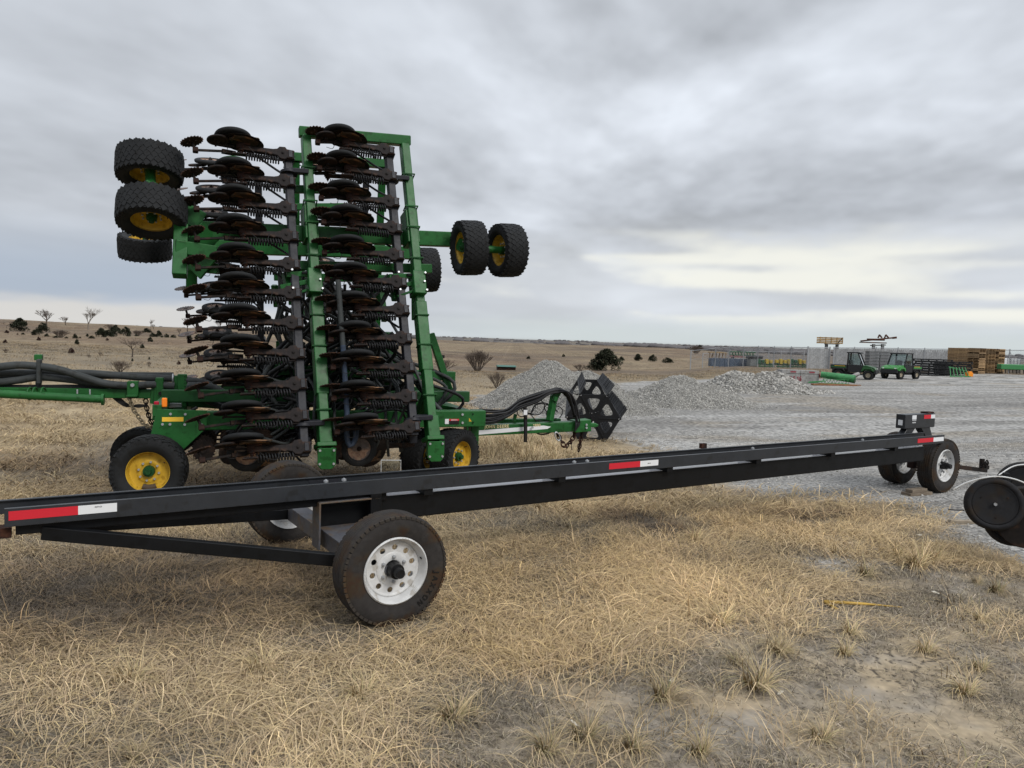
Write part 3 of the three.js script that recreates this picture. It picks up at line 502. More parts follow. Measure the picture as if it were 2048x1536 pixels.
  for (let i = 0; i < 7; i++) { rowUnit(rearCloser, down(-0.21, 0.50, -0.35 - i * SP), i === 0, true, M.closerDark); rowUnit(frontCloser, down(1.10, 0.50, -0.45 - i * SP), i === 0, true, M.closerDark); }
  // toolbars
  const tb = (p, q) => mesh('toolbar', [bar(p, q, 0.10, 0.10, 0.012)], M.slate, D);
  tb(W(XL, YL - 0.1, 0), W(XL, YL + 10 * SP + 0.1, 0)); tb(W(XR, YR - 0.1, 0), W(XR, YR + 10 * SP + 0.08, 0)); tb(F(XL - 0.3, 0.05, 0), F(XL - 0.3, 4.05, 0)); tb(F(XR, 0.05, 0), F(XR, 4.1, 0));
  tb(V(-0.21, 0.50, -0.2), V(-0.21, 0.50, -4.2)); tb(V(1.10, 0.50, -0.2), V(1.10, 0.50, -4.2));

  // wing frames: two posts, a head bar, hinges, clamps
  for (const [T, near] of [[W, true], [F, false]]) {
    for (const x of [0, 1.32]) {
      mesh('wing_post', [bar(T(x, 0.12, -0.03), T(x, 4.27, -0.03), 0.115, 0.13, 0.012), bar(T(x, 0.75 + x * 0.2, -0.034), T(x, 1.95, -0.034), 0.15, 0.15, 0.012), bar(T(x, 0.10, -0.03), T(x, 0.42, -0.03), 0.155, 0.155, 0.012)], M.green, D);
      mesh('hinge_bracket', [bar(T(x - 0.02, 2.02, 0.02), T(x - 0.02, 2.34, 0.02), 0.17, 0.22, 0.012), bar(T(x - 0.42, 2.13, -0.02), T(x - 0.05, 2.20, 0.03), 0.055, 0.06, 0.01), bar(T(x - 0.34, 2.28, 0.03), T(x - 0.05, 2.30, 0.03), 0.05, 0.07, 0.01), bar(T(x - 0.30, 2.02, 0.0), T(x - 0.06, 2.10, 0.02), 0.10, 0.03, 0.006), bar(T(x - 0.30, 2.0, -0.1), T(x - 0.34, 2.36, -0.1), 0.08, 0.08, 0.01)], M.green, D);
      mesh('hinge_slot', [bar(T(x - 0.16, 2.295, 0.07), T(x - 0.04, 2.295, 0.07), 0.055, 0.03, 0.004)], M.blackBeam, D);
      if (near) {
        const bl = []; for (const [dx, dy] of [[0.07, 2.06], [0.07, 2.3], [-0.28, 2.3], [-0.28, 2.06], [0.05, 2.18]]) { const p = T(x + dx, dy, 0.135); bl.push(cyl(0.013, 0.013, 0.03, 8, p.x, p.y, p.z, rad(71))); }
        mesh('hinge_bolt', bl, M.zinc, D);
        const fy = 0.02, f = [box(0, 0, 0, 0, 0, 0)].slice(1);
        f.push(bar(T(x, 0.10, -0.03), T(x, 0.155, -0.03), 0.23, 0.22, 0.012)); mesh('post_collar', f, M.green, D);
        const o = T(x, 0, 0); mesh('foot_plate', [poly([[-0.105, 0.10], [0.105, 0.10], [0.105, -0.10], [0.06, -0.15], [-0.06, -0.15], [-0.105, -0.10]], 0.022).translate(o.x, o.y, o.z + 0.07), rbox(0.03, 0.2, 0.16, o.x - 0.07, o.y, o.z - 0.02), rbox(0.03, 0.2, 0.16, o.x + 0.07, o.y, o.z - 0.02)], M.green, D);
        mesh('foot_bolt', [[-0.08, 0.075], [0.08, 0.075], [-0.08, -0.085], [0.08, -0.085]].map(([a, b]) => bolt(0.015, 0.018, o.x + a, o.y + b, o.z + 0.088, Math.PI / 2)), M.zinc, D);
        for (const yy of [0.55 + x * 0.1, 1.35, 1.75, 2.55, 3.0, 3.30, 3.78]) { const s = 0.082; mesh('band', [bar(T(x - s, yy, 0.055), T(x + s, yy, 0.055), 0.016, 0.018, 0.004), bar(T(x - s, yy, 0.06), T(x - s, yy, -0.1), 0.016, 0.018, 0.004), bar(T(x + s, yy, 0.06), T(x + s, yy, -0.1), 0.016, 0.018, 0.004)], yy > 2.9 && yy < 3.4 ? M.green : M.greenDark, D); }
        // brackets which hold the toolbar to its post
        for (const yy of [0.40, 3.72]) mesh('toolbar_bracket', [bar(T(x - 0.245, yy, 0.02), T(x, yy, 0.02), 0.15, 0.06, 0.01), place(cyl(0.11, 0.11, 0.035, 18), T(x - 0.245, yy - 0.03, 0).x, T(x - 0.245, yy - 0.03, 0).y, T(x - 0.245, yy - 0.03, 0).z, rad(-19))], M.slate, D);
      }
      mesh('post_arm', [bar(T(x, 2.5, -0.1), T(x + 0.05, 1.9, -0.55), 0.09, 0.10, 0.01), bar(T(x, 0.7, -0.1), V(x, 0.7, near ? -0.9 : -3.5), 0.12, 0.14, 0.01)], M.greenDark, D);
    }
    mesh('head_bar', [bar(T(-0.085, 4.335, -0.03), T(1.405, 4.335, -0.03), 0.15, 0.13, 0.012)], M.green, D);
    mesh('wing_crossbar', [bar(T(-1.5, 2.98, -0.26), T(1.95, 2.98, -0.26), 0.16, 0.20, 0.012), bar(T(-0.35, 2.55, -0.3), T(1.6, 2.55, -0.3), 0.12, 0.12, 0.01), bar(T(-0.3, 3.62, -0.28), T(0.7, 3.68, -0.28), 0.10, 0.10, 0.01)], M.green, D);
    for (const x of [0, 1.32]) mesh('crossbar_saddle', [bar(T(x - 0.01, 2.80, -0.12), T(x - 0.01, 3.28, -0.12), 0.17, 0.24, 0.012)], M.green, D);
    mesh('wing_crossbar', [bar(T(-1.3, 3.05, -0.2), T(-1.95, 3.35, 0.02), 0.12, 0.24, 0.012), bar(T(-1.15, 2.6, -0.1), T(-1.6, 2.62, 0.0), 0.18, 0.16, 0.012), bar(T(-1.52, 2.9, -0.02), T(-1.55, 2.25, -0.02), 0.16, 0.16, 0.012), bar(T(-1.5, 2.55, -0.15), T(-1.2, 2.95, -0.2), 0.05, 0.3, 0.01)], M.green, D);
    // dual wing wheels: the rear pair lies with the wing, the front pair hangs on its caster
    for (const [px, py, dep, ax] of near ? [[300, 332, 9.15, 'w'], [304, 424, 8.75, 'w'], [938, 496, 10.0, 'c'], [1013, 501, 10.25, 'c']] : [[290, 493, 11.6, 'f'], [852, 540, 12.3, 'c']]) {
      const w = drillWheel(D, 0.40), p = LD(px, py, dep); w.position.copy(p);
      if (ax === 'w') w.rotation.set(rad(90 - 19 + (py < 400 ? 4 : -4)), 0, 0, 'YXZ'); else if (ax === 'f') w.rotation.set(rad(-90 + 19), 0, 0); else w.rotation.set(rad(4), rad(-88 + (px > 1000 ? 6 : 0)), 0, 'YXZ');
      w.scale.setScalar(ax === 'c' ? 0.94 : 1);
    }
    if (near) {
      const a = LD(938, 496, 10.0), b = LD(1013, 501, 10.25), c = W(1.95, 2.98, -0.26), u = LD(300, 332, 9.15), v = LD(304, 424, 8.75);
      mesh('wheel_axle', [rod(a, b, 0.05, 12), bar(c, a.clone().lerp(c, 0.15), 0.14, 0.17, 0.01)], M.green, D);
      mesh('wheel_axle', [rod(u, v, 0.06, 12), bar(u.clone().lerp(v, 0.5), W(-1.4, 3.1, -0.2), 0.16, 0.18, 0.012)], M.green, D);
    }
  }
  // a green replacement cover on one opener, black springs and hydraulic rams behind
  mesh('gauge_cover', [place(lathe([[0.0, 0.03], [0.12, 0.028], [0.19, 0.014], [0.222, -0.02], [0.226, -0.03], [0.18, 0.0]], 32).applyMatrix4(unitAt(wing, XL + gx, YL + 9 * SP + gyy + 0.022, hz)), 0, 0, 0)], M.green, D);
  mesh('hydraulic_ram', [rod(W(0.62, 2.0, -0.5), W(0.62, 3.4, -0.35), 0.045, 12), rod(W(0.62, 1.1, -0.6), W(0.62, 2.0, -0.5), 0.022, 10)], M.greenDark, D);
  mesh('hydraulic_ram', [rod(F(0.2, 2.0, -0.5), F(0.2, 3.4, -0.35), 0.045, 12), rod(F(0.2, 1.1, -0.6), F(0.2, 2.0, -0.5), 0.022, 10)], M.greenDark, D);

  // main frame
  const bl = LP(372, 837, -0.8), br = LP(968, 837, -0.8); bl.y = br.y = 0.70;
  mesh('frame_rail', [bar(bl, br, 0.16, 0.225, 0.014)], M.green, D); mesh('frame_rail', [bar(V(bl.x - 0.6, 0.70, -3.6), V(br.x, 0.70, -3.6), 0.16, 0.225, 0.014)], M.green, D);
  for (const x of [-1.7, -0.6, 0.45, 1.45, 2.2]) mesh('frame_cross_tube', [bar(V(x, 0.66, -0.88), V(x, 0.66, -3.52), 0.15, 0.16, 0.012)], M.greenDark, D);
  mesh('frame_rail', [bar(V(-1.9, 0.92, -1.75), V(2.3, 0.92, -1.75), 0.13, 0.16, 0.012), bar(V(-1.9, 0.92, -2.65), V(2.3, 0.92, -2.65), 0.13, 0.16, 0.012)], M.greenDark, D);
  mesh('centre_tower', [bar(V(0.2, 0.7, -1.9), V(0.25, 1.9, -1.9), 0.16, 0.16, 0.012), bar(V(1.25, 0.7, -2.4), V(1.15, 1.85, -2.3), 0.14, 0.14, 0.012), bar(V(-0.6, 1.28, -1.85), V(2.1, 1.22, -1.85), 0.13, 0.14, 0.012), bar(V(2.05, 0.9, -1.8), V(1.7, 1.85, -1.8), 0.10, 0.10, 0.01)], M.green, D);
  const pn = (x0, y0, x1, y1, z, th = 0.03) => { const a = LP(x0, y0, z), b = LP(x1, y1, z); return rbox(Math.abs(b.x - a.x), Math.abs(a.y - b.y), th, (a.x + b.x) / 2, (a.y + b.y) / 2, z, 0.01); };
  mesh('rear_panel', [pn(552, 682, 602, 745, -2.2, 0.05), pn(552, 745, 600, 762, -2.15, 0.05)], M.green, D); mesh('hazard_emblem', [place(poly([[-0.035, 0], [0.035, 0], [0.010, 0.16], [-0.010, 0.16]], 0.006, 0), LP(573, 706, -2.16).x, LP(573, 706, -2.16).y, -2.16)], M.orange = mat(0.85, 0.14, 0.03, 0.5), D);
  mesh('hopper_panel', [pn(700, 705, 800, 745, -2.5, 0.4)], M.green, D);
  // distribution tower of hoses
  const hr = rng(5);
  for (let i = 0; i < 96; i++) { const x0 = -0.7 + hr() * 2.6, z0 = -1.3 - hr() * 1.6, y0 = 0.5 + hr() * 0.4, x1 = -0.5 + hr() * 1.6, z1 = -0.7 - hr() * 1.8, y1 = 0.9 + hr() * 1.9, s = (hr() - 0.5) * 0.6; mesh('seed_hose', [hose([V(x0, y0, z0), V(x0 + s, mix(y0, y1, 0.3), z0 + s * 0.4), V(mix(x0, x1, 0.7) - s, mix(y0, y1, 0.75), z1 - s * 0.3), V(x1, y1, z1)], 0.02 + hr() * 0.014, 26, 7)], hr() > 0.45 ? M.hoseGrey : M.hoseBlack, D); }
  for (let i = 0; i < 9; i++) { const x0 = -0.15 + hr() * 1.1, y0 = 0.62 + hr() * 0.2; mesh('seed_hose', [hose([V(x0, y0 + 0.5, -0.9), V(x0 + 0.05, y0 + 0.35, -0.55), V(x0 + 0.16 * (hr() - 0.3), y0, -0.35), V(x0 + 0.1, y0 - 0.45, -0.45)], 0.019, 20, 7)], M.hoseGrey, D); }
  for (let i = 0; i < 44; i++) { const x0 = -1.5 + hr() * 3.0, z0 = -0.5 - hr() * 1.6, y0 = 0.16 + hr() * 0.35, L = 0.35 + hr() * 0.5; mesh('seed_hose', [hose([V(x0, y0 + 0.45, z0), V(x0 - L * 0.3, y0 + 0.3, z0 - 0.05), V(x0 - L * 0.7, y0 + 0.08, z0), V(x0 - L, y0, z0 + 0.02)], 0.016 + hr() * 0.014, 16, 6)], M.hoseBlack, D); }
  for (const [x, y] of [[-0.75, 0.30], [0.35, 0.34], [0.75, 0.28], [1.45, 0.36]]) mesh('frame_cross_tube', [bar(V(x, y, -0.9), V(x, y, -4.0), 0.10, 0.12, 0.01)], M.slate, D);
  mesh('supply_hose', [hose([LP(686, 690, -0.25), LP(690, 760, -0.25), LP(694, 830, -0.25), LP(694, 872, -0.2), LP(700, 892, -0.18), LP(710, 880, -0.2), LP(713, 840, -0.3)], 0.033, 40, 10)], M.hoseBlue, D);
  mesh('supply_hose', [hose([LP(676, 560, -0.35), LP(682, 640, -0.3), LP(686, 692, -0.26)], 0.033, 20, 10)], M.hoseGrey, D);

  // rear end plate with marker and bolts
  {
    const z = -0.62, pts = [[314, 818], [414, 821], [414, 855], [368, 898], [301, 872]].map(([x, y]) => { const p = LP(x, y, z); return [p.x, p.y]; });
    mesh('end_plate', [poly(pts, 0.03).translate(0, 0, z), bar(V(pts[0][0], pts[0][1] - 0.02, z), V(pts[0][0], pts[0][1] - 0.02, -3.7), 0.1, 0.14, 0.01), bar(LP(316, 856, z - 0.1), LP(400, 862, z - 0.1), 0.14, 0.12, 0.01)], M.green, D);
    mesh('yellow_marker', [pn(324, 834.5, 367, 843, z + 0.0175, 0.003)], mat(0.80, 0.50, 0.05, 0.4), D);
    for (const [x, y] of [[341, 828], [370.5, 828.5], [340, 848.5], [369.5, 849], [402.5, 849], [325, 848.5]]) { const p = LP(x, y, z + 0.02); mesh('bolt', [bolt(0.016, 0.016, p.x, p.y, p.z, Math.PI / 2)], M.zinc, D); }
    const a = LP(329, 805, z - 0.05), r = LP(313, 809, z - 0.05);
    mesh('amber_lamp', [rbox(0.06, 0.11, 0.05, a.x, a.y, a.z, 0.014)], M.amber, D); mesh('red_lamp', [rbox(0.055, 0.075, 0.05, r.x, r.y, r.z, 0.012)], M.redLens, D);
    mesh('lamp_bracket', [bar(V(r.x, r.y - 0.05, r.z), V(a.x, a.y - 0.10, a.z), 0.03, 0.03, 0.004), rbox(0.055, 0.07, 0.03, a.x + 0.0, a.y - 0.105, a.z + 0.02, 0.006)], M.blackBeam, D);
    const lw = drillWheel(D, 0.41), lp = LD(300, 939, 8.42); lp.y = gy(lp) + 0.405; lw.position.copy(lp); lw.rotation.set(0, rad(-4), 0.2);
    mesh('mud', [place(new THREE.TorusGeometry(0.185, 0.032, 6, 10, 0.8), lp.x, lp.y, lp.z + 0.06, 0, 0, -1.97)], mat(0.075, 0.055, 0.038, 1), D);
    const l2 = drillWheel(D, 0.41), p2 = LD(284, 872, 11.0); p2.y = gy(p2) + 0.405; l2.position.copy(p2); l2.rotation.set(0, rad(-8), 0.9);
    mesh('wheel_axle', [bar(lp.clone().add(V(0, 0, -0.2)), V(lp.x + 0.1, 0.66, lp.z - 0.35), 0.12, 0.14, 0.01), rod(lp, lp.clone().add(V(0, 0, -0.3)), 0.05, 12), bar(p2.clone().add(V(0, 0, -0.2)), V(p2.x + 0.4, 0.66, p2.z - 0.4), 0.12, 0.14, 0.01)], M.green, D);
    // front casters
    const q = LD(931, 936, 10.05); q.y = gy(q) + 0.385; const dir = rad(38), nrm = V(Math.sin(dir), 0, Math.cos(dir));
    for (const k of [0, 1]) { const w = drillWheel(D, 0.39), p = q.clone().addScaledVector(nrm, -0.19 - 0.5 * k); p.y = gy(p) + 0.385; w.position.copy(p); w.rotation.set(0, dir, 0.4 + k); }
    const c = q.clone().addScaledVector(nrm, -0.45), top = LP(950, 858, c.z);
    mesh('caster_fork', [rod(c, c.clone().addScaledVector(nrm, 0.3), 0.05, 10), bar(V(c.x, c.y + 0.48, c.z), V(top.x, c.y + 0.50, c.z), 0.2, 0.10, 0.012), bar(V(top.x - 0.02, c.y + 0.1, c.z), V(top.x - 0.02, c.y + 0.5, c.z), 0.12, 0.14, 0.012), bar(c, V(top.x, c.y + 0.2, c.z), 0.08, 0.12, 0.01)], M.green, D);
    mesh('warning_decal', [pn(890, 838, 897.5, 848, -0.715, 0.003)], M.reflectWhite, D); mesh('warning_decal', [pn(898, 838, 918, 841.5, -0.715, 0.003)], M.red, D); mesh('warning_decal', [pn(898, 841.5, 918, 848.5, -0.715, 0.003)], M.blackMatt, D);
    const wt = textLine('WARNING', 0.09, 0.0012), wp = LP(902, 841, -0.712); mesh('printing', [place(wt, wp.x, wp.y, -0.713)], M.reflectWhite, D);
    const yd = LP(938, 843, -0.715); mesh('yellow_decal', [place(poly([[0, 0], [0.04, 0], [0, 0.05]], 0.002, 0), yd.x, yd.y, -0.717)], M.yellow, D);
    for (const [x, y] of [[925, 829], [925, 845.5], [946, 828], [946, 845]]) { const p = LP(x, y, -0.71); mesh('bolt', [bolt(x > 930 ? 0.010 : 0.018, 0.014, p.x, p.y, p.z, Math.PI / 2)], x > 930 ? M.blackBeam : M.zinc, D); }
  }
  // front hitch
  {
    const z = MID, t0 = LP(930, 861, z), t1 = LP(1150, 852, z), t2 = LP(1177, 849.5, z);
    mesh('tongue', [bar(t0, t1, 0.18, 0.165, 0.014), bar(t1.clone().add(V(-0.05, 0.0, 0)), t2, 0.22, 0.20, 0.014), bar(LP(955, 842, z - 0.5), LP(1120, 841, z - 0.3), 0.12, 0.07, 0.01), bar(LP(880, 812, z), LP(940, 824, z + 0.4), 0.06, 0.06, 0.01)], M.green, D);
    mesh('hitch_clevis', [bar(t2, LP(1192, 850.5, z), 0.09, 0.075, 0.02), bar(LP(1190, 850.5, z), LP(1196, 850.5, z), 0.05, 0.045, 0.015)], M.green, D);
    for (const [x, y] of [[1173, 849.5], [1173, 855.5], [1065, 855]]) { const p = LP(x, y, z + 0.13); mesh('bolt', [bolt(0.02, 0.02, p.x, p.y, p.z, Math.PI / 2)], M.zinc, D); }
    const ax = Math.atan2(t1.y - t0.y, t1.x - t0.x), s0 = LP(952, 865.5, z + 0.092), s1 = LP(1102, 853.5, z + 0.092);
    const stripe = poly([[0, -0.035], [0, 0.035], [0.9 * s0.distanceTo(s1), 0.03], [s0.distanceTo(s1), 0.0], [0.95 * s0.distanceTo(s1), -0.03]], 0.002, 0);
    mesh('white_stripe', [place(stripe, s0.x, s0.y, z + 0.0915, 0, 0, Math.atan2(s1.y - s0.y, s1.x - s0.x))], M.reflectWhite, D);
    const cream = mat(0.62, 0.52, 0.30, 0.5), a = LP(968, 859, z + 0.0935), b = LP(1066, 853.5, z + 0.0935);
    mesh('lettering', [place(textLine('JOHN DEERE', 0.42, 0.002), a.x, a.y, z + 0.0925, 0, 0, ax), place(textLine('1890', 0.13, 0.002), b.x, b.y, z + 0.0925, 0, 0, ax)], cream, D);
    mesh('hose_post', [bar(LP(1099, 842, z), LP(1108, 792, z - 0.05), 0.09, 0.11, 0.01), bar(LP(1107, 796, z - 0.05), LP(1116, 782, z - 0.05), 0.08, 0.12, 0.01)], M.green, D);
    mesh('hose_post', [bar(LP(1028, 843, z - 0.2), LP(1031, 828, z - 0.2), 0.06, 0.05, 0.01), rod(LP(1109, 802, z + 0.02), LP(1112, 794, z + 0.02), 0.045, 10)], M.green, D);
    mesh('jack_stand', [bar(LP(1051, 884, z + 0.18), LP(1051, 818, z + 0.18), 0.05, 0.05, 0.006), rod(LP(1051, 836, z + 0.2), LP(1050, 814, z + 0.2), 0.03, 10)], M.blackMatt, D);
    mesh('jack_label', [pn(1047.5, 820, 1054.5, 830, z + 0.245, 0.004)], M.reflectWhite, D);
    const hr = rng(8), top = [[1040, 808], [1075, 795], [1100, 784], [1118, 781]];
    for (let i = 0; i < 13; i++) {
      const j = () => (hr() - 0.5) * 9, dz = (hr() - 0.5) * 0.5, y0 = 818 + i * 2.2, e = [[1130, 786], [1143, 806], [1150, 832]];
      const pts = [LP(940 + hr() * 30, y0, z + dz), LP(985 + j(), y0 + 1 + j() * 0.5, z + dz), LP(1015 + j(), mix(y0, 818, 0.5) + j() * 0.5, z + dz), ...top.map(([x, y], k) => LP(x + j() * 0.4, y + (i - 6) * (k < 2 ? 1.5 : 0.8), z + dz * 0.3)), ...e.map(([x, y], k) => LP(x + j() * 0.8 + i * 0.6, y + j() * 0.6, z + dz * 0.4 + 0.1))];
      if (i % 3 === 0) pts.push(LP(1156 + j(), 846, z + 0.15), LP(1150, 862, z + 0.15));
      mesh('hydraulic_hose', [hose(pts, 0.012 + 0.008 * hr(), 60, 6)], M.hoseBlack, D);
    }
    for (let i = 0; i < 9; i++) { const c = 1035 + hr() * 110, cy = 815 + hr() * 18, r = 10 + hr() * 16; mesh('hydraulic_hose', [hose([0, 1, 2, 3, 4, 5].map((k) => LP(c + r * 0.9 * Math.cos(k * 1.1 + i), cy + r * 0.8 * Math.sin(k * 1.1 + i) - 3 * k * 0.3, z - 0.2 + 0.1 * (k % 2))), 0.009, 40, 5)], M.hoseBlack, D); }
    mesh('hydraulic_hose', [hose([LP(1068, 862, z), LP(1078, 868, z), LP(1095, 867, z), LP(1106, 861, z)], 0.014, 20, 6)], M.hoseBlack, D);
    const chain = (pts, n, r) => { const c = new THREE.CatmullRomCurve3(pts), out = []; for (let i = 0; i < n; i++) { const p = c.getPoint(i / (n - 1)), t = c.getTangent(i / (n - 1)); const m = new THREE.Matrix4().makeRotationFromQuaternion(new THREE.Quaternion().setFromUnitVectors(V(1, 0, 0), t)).multiply(new THREE.Matrix4().makeRotationX(i % 2 * Math.PI / 2)); out.push(new THREE.TorusGeometry(r, r * 0.32, 6, 10).scale(1.5, 1, 1).applyMatrix4(m.setPosition(p))); } return out; };
    mesh('safety_chain', [chain([LP(1112, 862, z), LP(1117, 872, z), LP(1124, 884, z + 0.1), LP(1130, 894, z + 0.1), LP(1138, 886, z), LP(1147, 874, z), LP(1150, 862, z)], 11, 0.034)], M.rust, D);
    mesh('safety_chain', [chain([LP(1164, 862, z), LP(1162, 876, z), LP(1160, 888, z), LP(1158, 898, z)], 6, 0.032)], M.rust, D);
    mesh('chain_hook', [place(new THREE.TorusGeometry(0.055, 0.012, 8, 16).scale(0.7, 1.4, 1), LP(1115, 873, z + 0.1).x, LP(1115, 873, z + 0.1).y, z + 0.1, 0, 0, 0.5)], M.zinc, D);
    mesh('hydraulic_coupler', [cyl(0.025, 0.02, 0.06, 8, LP(1142, 885, z).x, LP(1142, 885, z).y, z), rod(LP(1142, 888, z), LP(1144, 900, z), 0.006, 6)], M.rustDark, D);
    // rear hitch and seed hoses
    const c5 = (x, y, zz = z) => LP(x / 4.267, 690 + y / 4.267, zz);
    mesh('rear_tongue', [bar(c5(-420, 395), c5(1305, 415), 0.14, 0.125, 0.012), bar(c5(900, 365, z - 0.3), c5(-420, 370, z - 0.3), 0.10, 0.06, 0.01), bar(c5(1290, 420), c5(1900, 470), 0.2, 0.24, 0.012)], M.green, D);
    mesh('marker_pole', [rod(c5(-420, 395, z + 0.3), c5(870, 462, z + 0.3), 0.052, 14, 0.052), place(cyl(0.075, 0.075, 0.03, 20), c5(878, 465, z + 0.3).x, c5(878, 465, z + 0.3).y, z + 0.3, 0, 0, Math.PI / 2)], M.green, D);
    for (const x of [255, 300, 370]) mesh('pole_clamp', [place(new THREE.TorusGeometry(0.075, 0.012, 8, 16), c5(x, 410, z + 0.25).x, c5(x, 415, z + 0.25).y, z + 0.25, 0, Math.PI / 2 - 0.2)], M.green, D);
    mesh('tongue_bracket', [pn(255, 762, 278, 792, z + 0.1, 0.14), pn(253, 789, 275, 794, z + 0.16, 0.1)], M.green, D); mesh('tongue_bracket', [pn(313, 755, 327, 835, z + 0.12, 0.10), bar(c5(1335, 640, z + 0.1), c5(1365, 280, z + 0.1), 0.1, 0.1, 0.01)], M.green, D);
    { const p = c5(1130, 342, z + 0.19); mesh('bolt', [bolt(0.026, 0.03, p.x, p.y, p.z, Math.PI / 2)], M.zinc, D); const q = c5(1368, 412, z + 0.2); mesh('bolt', [bolt(0.026, 0.03, q.x, q.y, q.z, Math.PI / 2)], M.rustDark, D); }
    for (const x of [660, 768]) mesh('u_bolt', [bar(c5(x, 378, z + 0.08), c5(x, 435, z + 0.08), 0.016, 0.02, 0.005)], M.zinc, D);
    mesh('hose_stand', [bar(c5(330, 130), c5(330, 80), 0.09, 0.09, 0.01)], M.green, D); mesh('hose_wrap', [bar(c5(335, 330, z + 0.12), c5(335, 120, z + 0.12), 0.115, 0.05, 0.015), rod(c5(330, 310), c5(328, 375), 0.035, 10)], M.hoseGrey, D);
    mesh('manifold_plate', [pn(355, 748, 374, 820, z + 0.1, 0.07), pn(349, 751, 356, 790, z + 0.05, 0.1)], M.green, D);
    mesh('manifold_hole', [0, 1, 2, 3, 4, 5, 6, 7].map((i) => { const p = c5(1578, 270 + i * 28, z + 0.14); return cyl(0.008, 0.008, 0.008, 8, p.x, p.y, p.z, Math.PI / 2); }), M.blackBeam, D);
    mesh('hose_clamp', [[1478, 285], [1478, 350], [1478, 400]].map(([x, y]) => place(new THREE.TorusGeometry(0.056, 0.012, 8, 16), c5(x, y).x, c5(x, y).y, z + 0.02, 0, Math.PI / 2)), M.zinc, D);
    const fat = [[[-420, 210], [-60, 192], [150, 172], [330, 182], [500, 208], [700, 270], [900, 328], [1100, 345], [1300, 338], [1490, 350]], [[-420, 240], [-60, 238], [200, 238], [450, 245], [700, 240], [950, 255], [1200, 275], [1490, 287]], [[-420, 340], [-60, 322], [150, 300], [330, 275], [560, 290], [800, 325], [1000, 345], [1250, 355]], [[-420, 280], [0, 275], [400, 268], [700, 262], [1000, 260], [1300, 262], [1480, 262]]];
    fat.forEach((l, i) => mesh('air_hose', [hose(l.map(([x, y]) => c5(x, y, z + [0.12, -0.02, 0.02, -0.16][i])), 0.048, 60, 12)], M.hoseGrey, D));
    const fat2 = [[[1590, 300], [1750, 322], [1900, 400], [2048, 500], [2180, 560]], [[1590, 355], [1720, 385], [1850, 460], [2000, 545], [2150, 570]], [[1590, 400], [1700, 440], [1850, 510], [2050, 580]], [[1600, 345], [1800, 355], [1960, 440], [2100, 530]]];
    fat2.forEach((l, i) => mesh('air_hose', [hose(l.map(([x, y]) => c5(x, y, z + 0.1 + 0.08 * i)), 0.046, 40, 10)], M.hoseGrey, D));
    for (let i = 0; i < 6; i++) mesh('hydraulic_hose', [hose([c5(-300, 350 + i * 6), c5(300, 345 + i * 7), c5(900, 365 + i * 8), c5(1000, 430 + i * 10), c5(1080, 500 + i * 5), c5(1180, 530 - i * 4), c5(1260, 515)], 0.011, 50, 6)], M.hoseBlack, D);
    for (let i = 0; i < 5; i++) mesh('hydraulic_hose', [hose([c5(1390, 420 + i * 8, z + 0.1), c5(1460, 395 + i * 14, z + 0.1), c5(1600, 400 + i * 12, z + 0.1), c5(1750, 470 + i * 6, z), c5(1900, 520, z)], 0.011, 30, 6)], M.hoseBlack, D);
    mesh('safety_chain', [chain([c5(1105, 450, z + 0.15), c5(1130, 530, z + 0.2), c5(1180, 610, z + 0.3), c5(1235, 680, z + 0.45), c5(1300, 705, z + 0.6)], 13, 0.026)], mat(0.16, 0.13, 0.085, 0.6, { metalness: 0.4 }), D);
    mesh('safety_chain', [chain([c5(1245, 480, z), c5(1255, 550, z), c5(1275, 620, z), c5(1300, 680, z)], 8, 0.026)], M.rustDark, D);
    mesh('pin_tray', [pn(338, 806, 364, 815, z + 0.3, 0.05)], M.zinc, D);
  }
  D.userData.label && D.updateMatrixWorld(true);
}
